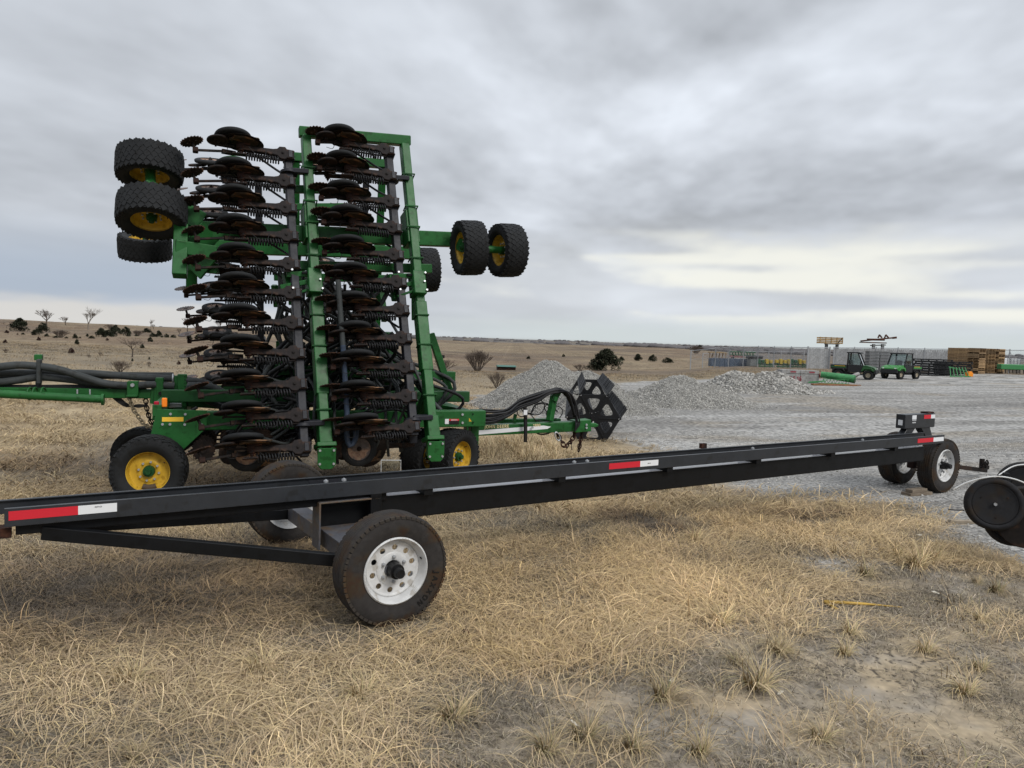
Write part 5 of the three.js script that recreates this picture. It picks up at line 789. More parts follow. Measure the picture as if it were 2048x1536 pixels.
// ---------------------------------------------------------------- pieces in the near yard
{
  const sp = at(1988, 1008, 6.2), o = thing('planter_unit', 'black rubber rimmed planter wheels jutting in at the frame edge beside the gravel', 'planter', V(sp.x, 0, sp.z), rad(-22));
  const wheel = (x, y, z, ry, s = 1) => { const w = part('gauge_wheel', o); w.position.set(x, y, z); w.rotation.set(rad(-8), ry, 0, 'YXZ'); w.scale.setScalar(s); mesh('tyre', [lathe([[0.165, -0.05], [0.19, -0.06], [0.212, -0.045], [0.222, -0.01], [0.220, 0.03], [0.205, 0.052], [0.185, 0.055], [0.172, 0.046]], 56).rotateX(Math.PI / 2)], M.rubber, w); mesh('face', [lathe([[0.0, 0.04], [0.03, 0.04], [0.05, 0.034], [0.065, 0.036], [0.16, 0.036], [0.175, 0.046], [0.175, 0.02], [0.1, -0.03], [0, -0.03]], 48).rotateX(Math.PI / 2)], M.blackMatt, w); mesh('hub_bolt', [bolt(0.014, 0.02, 0, 0, 0.048, Math.PI / 2)], M.steel, w); mesh('rivet', [0, 1, 2].map((i) => cyl(0.007, 0.007, 0.006, 8, 0.11 * Math.cos(i * 2.1 + 0.6), 0.11 * Math.sin(i * 2.1 + 0.6), 0.038, Math.PI / 2)), M.rustDark, w); };
  wheel(0, sp.y, 0, 0); wheel(0.30, sp.y + 0.10, -0.42, 0.05); wheel(0.16, sp.y - 0.15, -0.12, -0.1, 0.95);
  mesh('opener_disc', [place(lathe([[0, 0.004], [0.19, 0.003], [0.2, 0], [0.19, -0.003], [0, -0.004]], 40), 0.22, sp.y - 0.14, 0.02, Math.PI / 2)], M.rustDark, o);
  mesh('frame_arm', [bar(V(0.1, sp.y + 0.05, -0.14), V(1.3, sp.y + 0.28, -0.16), 0.10, 0.14, 0.01), bar(V(0.05, sp.y, -0.09), V(0.5, sp.y + 0.02, -0.12), 0.06, 0.08, 0.01), bar(V(0.9, sp.y + 0.3, -0.2), V(1.6, sp.y + 0.3, -0.2), 0.14, 0.14, 0.01)], M.blackMatt, o);
  mesh('stand_leg', [bar(V(1.35, height(sp.x + 1.2, sp.z) - 0.02, -0.2), V(1.35, sp.y + 0.28, -0.2), 0.06, 0.06, 0.006)], M.blackMatt, o);
  mesh('spring_wire', [hose([V(-0.30, sp.y + 0.10, 0.02), V(-0.20, sp.y + 0.17, 0.02), V(0.0, sp.y + 0.235, 0.01), V(0.18, sp.y + 0.21, 0.0), V(0.34, sp.y + 0.11, -0.02), V(0.5, sp.y + 0.06, -0.05)], 0.007, 40, 6)], M.white, o);
  mesh('spring_wire', [hose([V(0.06, sp.y + 0.22, -0.2), V(0.2, sp.y + 0.30, -0.3), V(0.4, sp.y + 0.315, -0.35), V(0.7, sp.y + 0.28, -0.3)], 0.006, 30, 6)], M.white, o);
  mesh('bracket', [rbox(0.04, 0.07, 0.03, 0.08, sp.y + 0.22, -0.05), rbox(0.05, 0.02, 0.03, 0.08, sp.y + 0.255, -0.05)], M.blackMatt, o);
  mesh('trailing_rod', [rod(V(-0.34, sp.y - 0.075, 0.06), V(-0.22, sp.y - 0.07, 0.05), 0.005, 6)], M.rustDark, o);
  const wd = ground(1832, 990), w1 = thing('timber_block', 'upper grey timber offcut chocking the trailer front wheel', 'timber', V(wd.x, wd.y, wd.z), rad(28));
  mesh('board', [rbox(0.30, 0.042, 0.10, 0, 0.062, 0, 0.004)], M.woodGrey, w1);
  const w2 = thing('timber_block', 'lower weathered board under the chock at the front wheel', 'timber', V(wd.x + 0.02, wd.y, wd.z - 0.02), rad(24)); mesh('board', [rbox(0.40, 0.038, 0.14, 0, 0.02, 0, 0.004)], M.woodGrey, w2);
  const wb = ground(1925, 1047), w3 = thing('timber_block', 'pale split board lying on gravel below the planter wheel', 'timber', V(wb.x, wb.y + 0.02, wb.z), rad(6)); mesh('board', [poly([[-0.17, -0.02], [-0.15, 0.022], [-0.05, 0.018], [0.2, 0.012], [0.21, -0.02], [-0.06, -0.022]], 0.06, 0.003)], mat(0.5, 0.47, 0.42, 0.9, { map: woodTex }), w3);
  const s0 = ground(1648, 1211), s1 = ground(1805, 1218), s2 = ground(1676, 1223), o2 = thing('corn_stalk', 'bent yellow corn stalk lying on the bare soil', 'stalk', s0), rel = (q, dy) => q.clone().sub(s0).add(V(0, dy, 0));
  mesh('stem', [rod(V(0, 0.028, 0), rel(s1, 0.012).multiplyScalar(0.55).setY(0.026), 0.0125, 9, 0.010), rod(rel(s1, 0.02).multiplyScalar(0.54).setY(0.027), rel(s1, 0.012), 0.009, 8, 0.004), rod(V(0, 0.028, 0), rel(s2, 0.012), 0.011, 9, 0.010), cyl(0.0135, 0.0135, 0.01, 9, rel(s1, 0).x * 0.25, 0.028, rel(s1, 0).z * 0.25, 0, 0, Math.PI / 2)], mat(0.60, 0.42, 0.10, 0.6, { map: woodTex }), o2);
  const cn = ground(930, 1275), o3 = thing('rusty_can', 'small crushed rusty can in the grass near the trailer wheel', 'can', cn, 0.6); mesh('can', [place(lathe([[0.0, 0], [0.022, 0], [0.025, 0.004], [0.024, 0.05], [0.019, 0.056], [0.014, 0.056]], 18), 0, 0.03, 0, 1.25, 0, 0.5)], M.rust, o3);
  const lf = [[1838, 1074], [1345, 1368], [1150, 1455], [1900, 1122], [1560, 1392], [1870, 1190]]; lf.forEach(([x, y], i) => { const p = ground(x, y), q = thing('paper_scrap', ['pale scrap of husk lying at the gravel edge by the planter', 'white scrap among the bunches of grass at mid bottom', 'small white husk beside a green tinged grass bunch', 'flat pale chip at the edge of the gravel', 'torn white husk beside the large round grass bunch', 'thin pale flake on the soil below the gravel edge'][i], 'scrap', p.add(V(0, 0.02, 0)), i); mesh('husk', [poly([[-0.03, -0.008], [0.0, -0.012], [0.034, -0.002], [0.03, 0.01], [-0.02, 0.012]], 0.004, 0.001).rotateX(-1.3)], mat(0.5, 0.46, 0.38, 0.9), q); });
  const gp = at(782, 930, 7.0), o4 = thing('framed_sheet', 'small pale framed clear sheet standing behind the trailer rail', 'sheet', V(gp.x, height(gp.x, gp.z), gp.z), rad(8)), gh = gp.y - o4.position.y;
  mesh('frame', [rbox(0.19, 0.008, 0.012, 0, gh + 0.045, 0, 0.002), rbox(0.008, 0.16, 0.012, -0.092, gh - 0.035, 0, 0.002), rbox(0.006, 0.16, 0.012, 0.092, gh - 0.035, 0, 0.002), rod(V(0, 0, 0), V(0, gh - 0.1, 0), 0.012, 8)], mat(0.36, 0.36, 0.35, 0.5), o4); const gl = new THREE.MeshPhysicalMaterial({ transmission: 1, thickness: 0, roughness: 0.08 }); gl.color.setRGB(0.9, 0.92, 0.9); mesh('pane', [box(0.178, 0.15, 0.004, 0, gh - 0.034, 0)], gl, o4);
}
// ---------------------------------------------------------------- trees, shrubs and cedars
{
  const bark = mat(0.085, 0.068, 0.055, 1), barkPale = mat(0.17, 0.145, 0.12, 1), twig = mat(0.11, 0.085, 0.068, 1), cedar = mat(0.040, 0.046, 0.028, 1), cedarRed = mat(0.075, 0.042, 0.036, 1), cedarTip = mat(0.045, 0.052, 0.030, 1);
  function branches(seed, opt) {   // a bare tree of unit height: [thick limbs, twigs]
    const r = rng(seed), big = [], small = [];
    const grow = (p, d, len, rad0, lev) => {
      const n = 2, pts = [p.clone()]; let q = p.clone(), dd = d.clone();
      for (let i = 0; i < n; i++) { dd.add(V((r() - 0.5) * opt.bend, (r() - 0.35) * opt.bend * 0.6, (r() - 0.5) * opt.bend)).normalize(); const nq = q.clone().addScaledVector(dd, len / n), ra = rad0 * (1 - 0.22 * i), rb = rad0 * (1 - 0.22 * (i + 1)); (lev < 2 ? big : small).push(new THREE.CylinderGeometry(rb, ra, len / n * 1.04, lev < 2 ? 6 : 3, 1, true).applyMatrix4(new THREE.Matrix4().makeRotationFromQuaternion(new THREE.Quaternion().setFromUnitVectors(V(0, 1, 0), dd)).setPosition(q.clone().add(nq).multiplyScalar(0.5)))); q = nq; pts.push(q); }
      if (lev >= opt.levels) return;
      const k = lev === 0 ? opt.first : 2 + (r() < 0.65 ? 1 : 0);
      for (let i = 0; i < k; i++) { const a = r() * 6.3, sp = opt.spread * (0.5 + 0.8 * r()), side = V(Math.cos(a), 0, Math.sin(a)), nd = dd.clone().multiplyScalar(Math.cos(sp)).addScaledVector(side, Math.sin(sp)); nd.y += opt.up; const from = lev === 0 ? q : pts[1].clone().lerp(q, 0.2 + 0.8 * r()); grow(from, nd.normalize(), len * (opt.shrink * (0.75 + 0.45 * r())), rad0 * 0.56, lev + 1); }
      if (lev > 0) grow(q, dd, len * opt.shrink * 0.9, rad0 * 0.6, lev + 1);
    };
    if (opt.shrub) for (let i = 0; i < opt.stems; i++) { const a = r() * 6.3, l = 0.1 + 1.5 * r() * r(); grow(V(Math.cos(a) * 0.09, 0, Math.sin(a) * 0.09), V(Math.cos(a) * l, 1, Math.sin(a) * l).normalize(), 0.36, 0.014, 1); } else grow(V(0, -0.02, 0), V(0, 1, 0), opt.trunk, opt.thick, 0);
    const all = plainGeometry([big.length ? big : small]); all.computeBoundingBox(); const tw = plainGeometry([small]); tw.computeBoundingBox(); const h = Math.max(all.boundingBox.max.y, tw.boundingBox.max.y), w = Math.max(tw.boundingBox.max.x - tw.boundingBox.min.x, 0.1);
    const s = 1 / h; all.scale(s, s, s); tw.scale(s, s, s); return { big: all, small: tw, w: w * s, only: !big.length };
  }
  const T = [branches(4, { levels: 5, first: 4, spread: 0.55, up: 0.28, shrink: 0.72, trunk: 0.20, thick: 0.020, bend: 0.35 }), branches(9, { levels: 5, first: 3, spread: 0.42, up: 0.5, shrink: 0.76, trunk: 0.22, thick: 0.017, bend: 0.3 }), branches(14, { levels: 5, first: 3, spread: 0.8, up: 0.08, shrink: 0.72, trunk: 0.30, thick: 0.02, bend: 0.5 })];
  const S = [branches(31, { shrub: true, stems: 34, levels: 4, spread: 0.42, up: 0.22, shrink: 0.66, bend: 0.35 }), branches(37, { shrub: true, stems: 18, levels: 4, spread: 0.55, up: 0.05, shrink: 0.7, bend: 0.5 })];
  function cedarGeometry(seed, n, shape) {   // many small sprays through the crown's volume
    const r = rng(seed), out = [], pos = [], nor = [];
    const lobes = []; for (let i = 0; i < 34; i++) { const t = Math.pow(r(), 0.85), y = 0.10 + 0.84 * t, R = shape(t) * (0.55 + 0.45 * r()), a = r() * 6.3; lobes.push([R * Math.cos(a), y, R * Math.sin(a), 0.07 + 0.10 * (1 - t * 0.7) * (0.6 + 0.6 * r())]); }
    for (let i = 0; i < n; i++) {
      const l = lobes[Math.floor(r() * lobes.length)], a = r() * 6.3, u = r() * 2 - 1, q = Math.sqrt(1 - u * u), d = V(q * Math.cos(a), u, q * Math.sin(a)), p = V(l[0], l[1], l[2]).addScaledVector(d, l[3] * (0.55 + 0.5 * r())), s = 0.020 + 0.025 * r();
      const o = d.clone().add(V((r() - 0.5) * 0.6, 0.4 + r() * 0.4, (r() - 0.5) * 0.6)).normalize(), e = V(r() - 0.5, r() - 0.5, r() - 0.5).cross(o).normalize();
      const A = p.clone().addScaledVector(e, s * 0.5), B = p.clone().addScaledVector(e, -s * 0.5), C = p.clone().addScaledVector(o, s * 2.0); for (const v of [A, B, C]) { if (v.y < 0.01) v.y = 0.01; pos.push(v.x, v.y, v.z); const nn = d.clone().multiplyScalar(0.8).add(V(0, 0.5, 0)).normalize(); nor.push(nn.x, nn.y, nn.z); }
    }
    const g = new THREE.BufferGeometry(); g.setAttribute('position', new THREE.Float32BufferAttribute(pos, 3)); g.setAttribute('normal', new THREE.Float32BufferAttribute(nor, 3)); g.setAttribute('uv', new THREE.Float32BufferAttribute(new Float32Array(pos.length / 3 * 2), 2)); return g;
  }
  const C = [cedarGeometry(5, 5200, (t) => 0.34 * Math.pow(1 - t, 0.7) + 0.03), cedarGeometry(8, 5200, (t) => 0.52 * Math.sqrt(Math.max(0, 1 - Math.pow(2 * t - 0.75, 2) * 0.75)) * (1 - t * 0.45)), cedarGeometry(17, 4200, (t) => 0.42 * Math.pow(1 - t, 0.45))];
  const cw = [0.75, 1.15, 0.95];
  const tall = (px, pb, pt, dist) => { const p = ground(px, pb); return { p, h: Math.max(0.2, top(px, pt, p)) }; };
  const rr = rng(3);
  function bare(px, pb, pt, wpx, v, name, label, cat, group, pale) {
    const { p, h } = tall(px, pb, pt), g = (v >= 10 ? S[v - 10] : T[v]), d = Math.hypot(p.x, p.z), want = wpx * d / FPX, o = thing(name, label, cat, p, rr() * 6.3, group), k = clamp(want / (g.w * h), 0.6, 1.9);
    const m = mesh(g.only ? 'branches' : 'trunk', g.only ? g.small : g.big, pale ? barkPale : bark, o); m.scale.set(h * k, h, h * k); if (!g.only) { const t = mesh('branches', g.small, pale ? barkPale : twig, o); t.scale.copy(m.scale); }
  }
  function evergreen(px, pb, pt, wpx, v, label, group, red) {
    const { p, h } = tall(px, pb, pt), d = Math.hypot(p.x, p.z), k = clamp(wpx * d / FPX / (cw[v] * h), 0.5, 2.2), o = thing('cedar_tree', label, 'tree', p, rr() * 6.3, group);
    const c = mesh('crown', C[v], red ? cedarRed : cedar, o); c.scale.set(h * k, h, h * k); const t = mesh('trunk', [cyl(0.012, 0.02, 0.5, 6, 0, 0.24, 0)], bark, o); t.scale.set(h, h, h);
  }
  const z1 = (x, y) => [x / 5.12, 600 + y / 5.12];
  const Bt = (x, b, t, w, v, label, pale) => { const q = z1(x, b); bare(q[0], q[1], 600 + t / 5.12, w / 5.12, v, 'bare_tree', label, 'tree', null, pale); };
  const Ct = (x, b, t, w, v, label, red, group) => { const q = z1(x, b); evergreen(q[0], q[1], 600 + t / 5.12, w / 5.12, v, label, group, red); };
  Bt(475, 262, 88, 190, 0, 'spreading leafless tree on the ridge above two cedars'); Bt(907, 303, 58, 190, 1, 'tall pale vase shaped leafless tree on the left hillside', true); Bt(1355, 588, 382, 200, 2, 'dark crooked bare tree standing alone on the near slope'); Bt(1545, 292, 188, 60, 1, 'slender pale bare tree on the ridge left of the drill', true); Bt(68, 290, 212, 95, 2, 'small bare tree beside the large cedar on the left ridge'); Bt(1575, 300, 245, 45, 0, 'tiny bare tree just beside the slender pale one'); Bt(1840, 352, 290, 70, 0, 'low bare tree partly hidden by the drill discs');
  Bt(1925, 330, 130, 150, 1, 'grey bare tree behind the upper drill discs'); Bt(2010, 345, 150, 150, 0, 'wide bare tree behind the middle drill discs'); Bt(675, 258, 165, 125, 0, 'compact rounded bare tree on the left ridge line'); Bt(2250, 330, 170, 190, 1, 'bare tree seen between the hanging drill openers');
  const sh = (x, b, t, w, v, label) => { const q = z1(x, b); bare(q[0], q[1], 600 + t / 5.12, w / 5.12, v, 'bare_shrub', label, 'shrub'); };
  sh(620, 385, 298, 150, 10, 'wide grey shrub in the draw on the left slope'); sh(1410, 370, 303, 105, 10, 'rounded grey shrub beside the row of cedars'); sh(1135, 310, 243, 120, 11, 'grey shrub rising behind the darkest cedars'); sh(62, 542, 498, 62, 11, 'small dry bush on the lower left slope'); sh(1225, 745, 610, 230, 11, 'thin pale brush standing behind the hose bundle'); sh(910, 588, 555, 40, 11, 'little reddish brush on the pale grass strip'); sh(1028, 575, 530, 40, 11, 'reddish dead weed on the pale grass strip'); sh(1525, 680, 625, 50, 11, 'reddish weed below the dark crooked tree');
  Ct(205, 322, 188, 165, 1, 'largest rounded dark cedar on the left ridge'); Ct(437, 328, 232, 105, 2, 'pointed cedar below the spreading bare tree'); Ct(380, 360, 300, 105, 1, 'low bushy cedar touching the pointed one'); Ct(1035, 382, 288, 110, 1, 'leftmost cedar of the dark clump in the draw'); Ct(1110, 378, 305, 90, 2, 'second cedar of the dark clump in the draw'); Ct(1185, 375, 260, 120, 1, 'tallest cedar in the middle of the dark clump'); Ct(1288, 372, 276, 105, 1, 'rightmost broad cedar of the dark clump'); Ct(1505, 336, 288, 88, 2, 'dark cedar standing above the row by the drill'); Ct(1565, 380, 334, 66, 2, 'first small cedar of the row leading to the drill'); Ct(1626, 382, 314, 56, 0, 'slim pointed cedar of the row leading to the drill'); Ct(1706, 386, 345, 52, 2, 'third low cedar of the row leading to the drill'); Ct(1775, 388, 355, 55, 2, 'fourth low cedar of the row leading to the drill'); Ct(1940, 405, 362, 60, 2, 'low cedar behind the lowest pale discs'); Ct(2030, 414, 350, 82, 1, 'rounded cedar just behind the drill hubs');
  const small = 'young cedars dotted over the left slope';
  const which = ['young cedar just left of the lone bare tree row at the draw', 'upright young cedar on open slope below the draw', 'reddish young cedar near the left frame edge', 'reddish young cedar below the pointed cedar', 'dark red young cedar standing on the golden strip', 'round little reddish cedar below the dark clump', 'young cedar above right of the crooked bare tree', 'young cedar beside the crown of the crooked bare tree', 'tiny cedar under the tall vase shaped tree', 'low cedar at the left foot of the dark clump', 'low cedar left of the wide grey shrub', 'small cedar close to the upper closing discs', 'small reddish cedar under the small bare tree', 'low dark bush under the largest rounded cedar', 'low cedar at the right end of the wide grey shrub', 'low cedar at the left end of the wide grey shrub', 'tiny cedar between the draw shrub and dark clump', 'tiny reddish cedar below the largest rounded cedar', 'tiny cedar at the foot of the crooked bare tree', 'tiny cedar right of the crooked bare tree foot', 'young cedar beside the lowest closing discs', 'reddish young cedar just left of the lowest discs', 'tiny cedar among the rounded grey shrub', 'tiny cedar between two small cedars of the row'];
  [[770, 397, 345, 46, 2], [788, 457, 404, 42, 0], [53, 442, 404, 36, 2, 1], [397, 417, 378, 38, 2, 1], [731, 547, 490, 52, 2, 1], [1098, 417, 388, 28, 2, 1], [1537, 431, 380, 45, 0], [1456, 496, 450, 42, 2], [895, 377, 346, 26, 0], [940, 396, 364, 52, 2], [478, 376, 342, 42, 2], [1900, 562, 520, 32, 2], [70, 340, 308, 40, 2, 1], [235, 355, 335, 40, 2], [680, 393, 375, 36, 2], [570, 388, 365, 60, 2], [820, 392, 375, 22, 2], [180, 355, 340, 18, 2, 1], [1355, 628, 600, 22, 2], [1528, 612, 590, 18, 2], [1935, 635, 592, 40, 2], [1830, 662, 625, 40, 2, 1], [1395, 372, 350, 30, 2], [1660, 385, 362, 24, 2]].forEach(([x, b, t, w, v, red], i) => Ct(x, b, t, w, v, which[i], red, small));
  // the middle of the picture
  bare(955, 742, 696, 62, 10, 'bare_shrub', 'large dark bare shrub between the drill and the gravel pile', 'shrub'); bare(884, 744, 716, 62, 11, 'bare_shrub', 'sprawling bare shrub close to the right drill post', 'shrub'); bare(995, 776, 742, 50, 11, 'bare_shrub', 'reddish dry weeds at the foot of the largest gravel pile', 'shrub'); bare(1160, 742, 727, 34, 11, 'bare_shrub', 'low dry weeds between pile and big cedar', 'shrub');
  evergreen(1212, 741, 699, 70, 1, 'big broad dark cedar above the black reel'); evergreen(1190, 741, 718, 40, 2, 'bushy lower cedar growing into the big one'); evergreen(1276, 722, 708, 16, 0, 'narrower of the two small cedars right of the big one'); evergreen(1305, 723, 709, 18, 2, 'wider of the two small cedars right of the big one'); evergreen(1335, 726, 715, 24, 2, 'small flat cedar farthest from the big one'); evergreen(1243, 721, 713, 12, 2, 'tiny round cedar directly behind the big one'); evergreen(1057, 718, 712, 9, 2, 'tiny cedar speck on the far tawny slope'); evergreen(1127, 714, 708, 7, 2, 'tiny pair of cedar specks above the pile'); evergreen(1399, 700, 690, 14, 1, 'dark bush at the left end of the chain link fence');
  bare(1392, 707, 690, 34, 10, 'bare_shrub', 'bare shrubs at the left end of the chain link fence', 'shrub'); bare(1158, 689, 682, 14, 0, 'bare_tree', 'tiny bare tree on the far horizon ridge', 'tree');
  // far off lines of trees
  const lo = [], lr = rng(44), g = new THREE.IcosahedronGeometry(1, 1), list = [];
  for (let i = 0; i < 5200; i++) { const px = -250 + lr() * 2600, dd = [1050, 1500, 2000, 2600, 3300, 4500][Math.floor(lr() * 6)] * (0.93 + 0.14 * lr()), az = Math.atan((px - 1024) / FPX); if (px < 420 && dd < 3000) continue; const x = dd * Math.sin(az), z = -dd * Math.cos(az), n = fbm(x / 260 + 4, z / 90, 3); if (n < 0.54 + 0.06 * lr()) continue; const s = 1.6 + 3.2 * lr(); list.push([x, z, s * 2.2, s]); }
  const im = new THREE.InstancedMesh(g, mat(0.105, 0.098, 0.098, 1), list.length), mm = new THREE.Matrix4(); list.forEach(([x, z, w, h], i) => im.setMatrixAt(i, mm.compose(V(x, height(x, z) + h * 0.3, z), new THREE.Quaternion(), V(w, h, w)))); im.name = 'treeline'; scene.add(im); tag(im, 'dark lines of distant woods along the horizon ridges', 'woods', null, 'stuff');
}
// ---------------------------------------------------------------- sign, shed, pond in the middle distance
{
  const p = ground(886, 722), o = thing('field_sign', 'small dark square sign on a post in the tawny field', 'sign', p), h = top(886, 712, p); mesh('post', [rod(V(0, 0, 0), V(0, h, 0), 0.05, 6)], M.woodGrey, o); mesh('board', [box(h * 0.62, h * 0.62, 0.04, 0, h * 0.9, 0.05)], M.blackMatt, o);
  const q = ground(1012, 740), s = thing('stock_shelter', 'low shelter with a green metal roof beside the gravel pile', 'shelter', q, 0.1), d = Math.hypot(q.x, q.z), w = 38 * d / FPX, hh = top(1012, 730.5, q); mesh('roof', [poly([[-0.9, 0], [0.9, 0], [0.7, 0.34], [-0.7, 0.34]], w, 0.01).scale(1, Math.max(hh * 0.8, 0.3), 1).rotateY(Math.PI / 2).translate(0, hh * 0.72, 0)], mat(0.06, 0.13, 0.105, 0.5), s); mesh('wall', [box(w * 0.96, hh * 0.75, 1.4, 0, hh * 0.37, 0)], M.rust, s);
  const a = ground(905, 743), pd = thing('pond', 'pale sliver of pond water beside the bare shrubs', 'pond', a.clone().add(V(0, 0.08, 0))), dd = Math.hypot(a.x, a.z); const sh = new THREE.Shape(); sh.absellipse(0, 0, 48 * dd / FPX, 3.2, 0, 6.3); mesh('water', [new THREE.ShapeGeometry(sh, 24).rotateX(-Math.PI / 2)], mat(0.42, 0.43, 0.43, 0.15), pd); pd.userData.kind = 'structure'; pd.name = 'pond';
}
// ---------------------------------------------------------------- fence, racks and stored goods
{
  const Fp = (px, Z) => gAt(px, Z), galv = M.galv, slat = mat(0.40, 0.41, 0.415, 0.7, { map: grime });
  function fenceRun(label, pts, H, slatted, extra) {   // pts: post places
    const o = thing('chain_fence', label, 'fence', pts[0]), rel = pts.map((p) => p.clone().sub(pts[0]));
    rel.forEach((p, i) => mesh('post', [rod(p.clone().add(V(0, -0.3, 0)), p.clone().add(V(0, H + 0.12, 0)), i === 0 || i === rel.length - 1 ? 0.075 : 0.05, 8)], galv, o));
    for (let i = 0; i < rel.length - 1; i++) {
      const a = rel[i].clone().add(V(0, H, 0)), b = rel[i + 1].clone().add(V(0, H, 0)); mesh('top_rail', [rod(a, b, 0.04, 6)], galv, o);
      if (slatted) { const n = 12, r = rng(i + 4 + pts[0].x | 0); for (let k = 0; k < n; k++) { const t0 = (k + 0.04) / n, t1 = (k + 0.96) / n, p = rel[i].clone().lerp(rel[i + 1], t0), q = rel[i].clone().lerp(rel[i + 1], t1), m = p.clone().add(q).multiplyScalar(0.5); m.y += H / 2 - 0.02; const L = p.distanceTo(q); mesh('slat', [new THREE.BoxGeometry(L, H - 0.1 - r() * 0.05, 0.02).applyMatrix4(new THREE.Matrix4().makeRotationY(Math.atan2(-(q.z - p.z), q.x - p.x)).setPosition(m))], slat, o); } }
      else { const w = []; for (let k = 0; k < 22; k++) { for (const s of [0, 1]) { const f = (t) => rel[i].clone().lerp(rel[i + 1], clamp(t)).add(V(0, 0, 0)); const t0 = k / 22 * 1.6 - 0.6, t1 = t0 + 0.6; const A0 = f(s ? t1 : t0), B0 = f(s ? t0 : t1); A0.y += t0 < 0 && !s ? H * (-t0 / 0.6) : 0.05; B0.y += H; if (t1 <= 0 || t0 >= 1) continue; w.push(rod(A0, B0, 0.006, 3)); } } const g = mesh('wire_mesh', w, galv, o); g.userData.kind = 'stuff'; mesh('bottom_rail', [rod(rel[i].clone().add(V(0, H * 0.52, 0)), rel[i + 1].clone().add(V(0, H * 0.52, 0)), 0.02, 5)], galv, o); }
    }
    return o;
  }
  const line = (list) => list.map(([px, Z]) => Fp(px, Z));
  fenceRun('open chain link fence from the field corner to the slatted section', line([[1379, 97], [1428, 95], [1455, 93.5], [1484, 92], [1513, 90.5], [1545, 88.5], [1579, 86.7], [1612, 85]]), 2.45, false);
  fenceRun('farther open chain link fence across the back of the yard', line([[1403, 128], [1458, 127], [1510, 126], [1534, 125], [1559, 124], [1605, 123]]), 2.45, false);
  fenceRun('grey slatted fence panel left of the gate', line([[1613, 85], [1656, 84.5]]), 2.45, true);
  fenceRun('grey slatted fence running behind the utility vehicles', line([[1664, 84], [1705, 83], [1748, 82], [1792, 81], [1845, 80], [1902, 79]]), 2.45, true);
  fenceRun('open chain link fence right of the pallet stacks', line([[1990, 80], [2015, 79.5], [2048, 79], [2090, 78]]), 2.5, false);
  // raised goods on racks
  const crateAt = (px0, px1, py0, py1, Z) => { const a = at(px0, py1, Z), b = at(px1, py0, Z); return [V((a.x + b.x) / 2, a.y, (a.z + b.z) / 2), b.x - a.x, b.y - a.y]; };
  { const [p, w, h] = crateAt(1636, 1683, 675, 686.5, 92), o = thing('wooden_crate', 'pale slatted wooden crate held high above the fence on two posts', 'crate', p);
    for (let i = 0; i < 4; i++) mesh('board', [box(w, h * 0.19, 0.04, 0, h * (0.12 + i * 0.25), 0.42), box(w, h * 0.19, 0.04, 0, h * (0.12 + i * 0.25), -0.42)], M.crateWood = M.crateWood || mat(0.48, 0.35, 0.17, 0.85, { map: woodTex }), o); for (let i = 0; i < 5; i++) mesh('batten', [box(0.1, h, 0.05, -w * 0.48 + i * w * 0.24, h / 2, 0.47)], M.crateWood, o); mesh('base_board', [box(w, 0.05, 0.9, 0, 0.03, 0)], M.crateWood, o); mesh('brace', [bar(V(w * 0.28, h * 0.1, 0.46), V(w * 0.46, h * 0.9, 0.46), 0.04, 0.09, 0.004)], M.rustDark, o);
    const q = gAt(1659, 92), r = thing('storage_mast', 'pair of grey posts carrying the wooden crate', 'rack', q), hh = p.y - q.y; for (const x of [-0.66, 0.66]) mesh('post', [box(0.30, hh, 0.3, x, hh / 2, 0)], M.galvDark = M.galvDark || mat(0.17, 0.18, 0.18, 0.7, { map: grime }), r); mesh('crossbar', [box(1.6, 0.08, 0.8, 0, hh - 0.06, 0)], M.galvDark, r); }
  { const Z = 90, q = gAt(1752, Z), P = (x, y) => at(x, y, Z).sub(q), r = thing('storage_mast', 'pair of grey posts carrying the rusty implement', 'rack', q); for (const x of [1745, 1763]) { const h = P(x, 688).y; mesh('post', [box(0.28, h, 0.3, P(x, 688).x, h / 2, 0)], M.galvDark, r); } mesh('crossbar', [bar(P(1742, 691), P(1770, 690), 0.5, 0.12)], M.galvDark, r);
    const o = thing('tillage_implement', 'rusty brown implement frame with two upright arms on posts above the fence', 'implement', q), rb = mat(0.12, 0.062, 0.045, 0.85, { map: rustTex });
    mesh('frame_beam', [bar(P(1722, 682), P(1792, 675), 0.35, 0.16), bar(P(1722, 684.5), P(1770, 686), 0.9, 0.12), bar(P(1735, 679), P(1768, 679.5), 0.4, 0.25)], rb, o); for (const x of [1756, 1769]) mesh('upright_arm', [bar(P(x, 676), P(x + 3, 669.5), 0.12, 0.14), bar(P(x + 2.5, 669.5), P(x + 8, 675.5), 0.12, 0.16)], rb, o); mesh('hitch_tip', [bar(P(1785, 676), P(1793, 675), 0.2, 0.24)], rb, o); }
  // pallets
  const plank = (w, h, d, x, y, z) => box(w, h, d, x, y, z), NTH = 'second third fourth fifth sixth seventh eighth ninth tenth eleventh twelfth'.split(' ');
  const tier = (i, n) => i === 0 ? 'bottom' : i === n - 1 ? 'topmost' : i < n / 2 ? NTH[i - 1] + ' from bottom' : NTH[n - 2 - i] + ' from top';
  const pallet = (() => { const g = []; for (let i = 0; i < 7; i++) g.push(plank(1.2, 0.02, 0.11, 0, 0.132, -0.5 + i * 0.165)); for (const z of [-0.5, 0, 0.5]) g.push(plank(1.2, 0.02, 0.11, 0, 0.010, z)); for (const x of [-0.58, 0, 0.58]) g.push(plank(0.04, 0.10, 1.1, x, 0.071, 0)); return plainGeometry([g]); })();
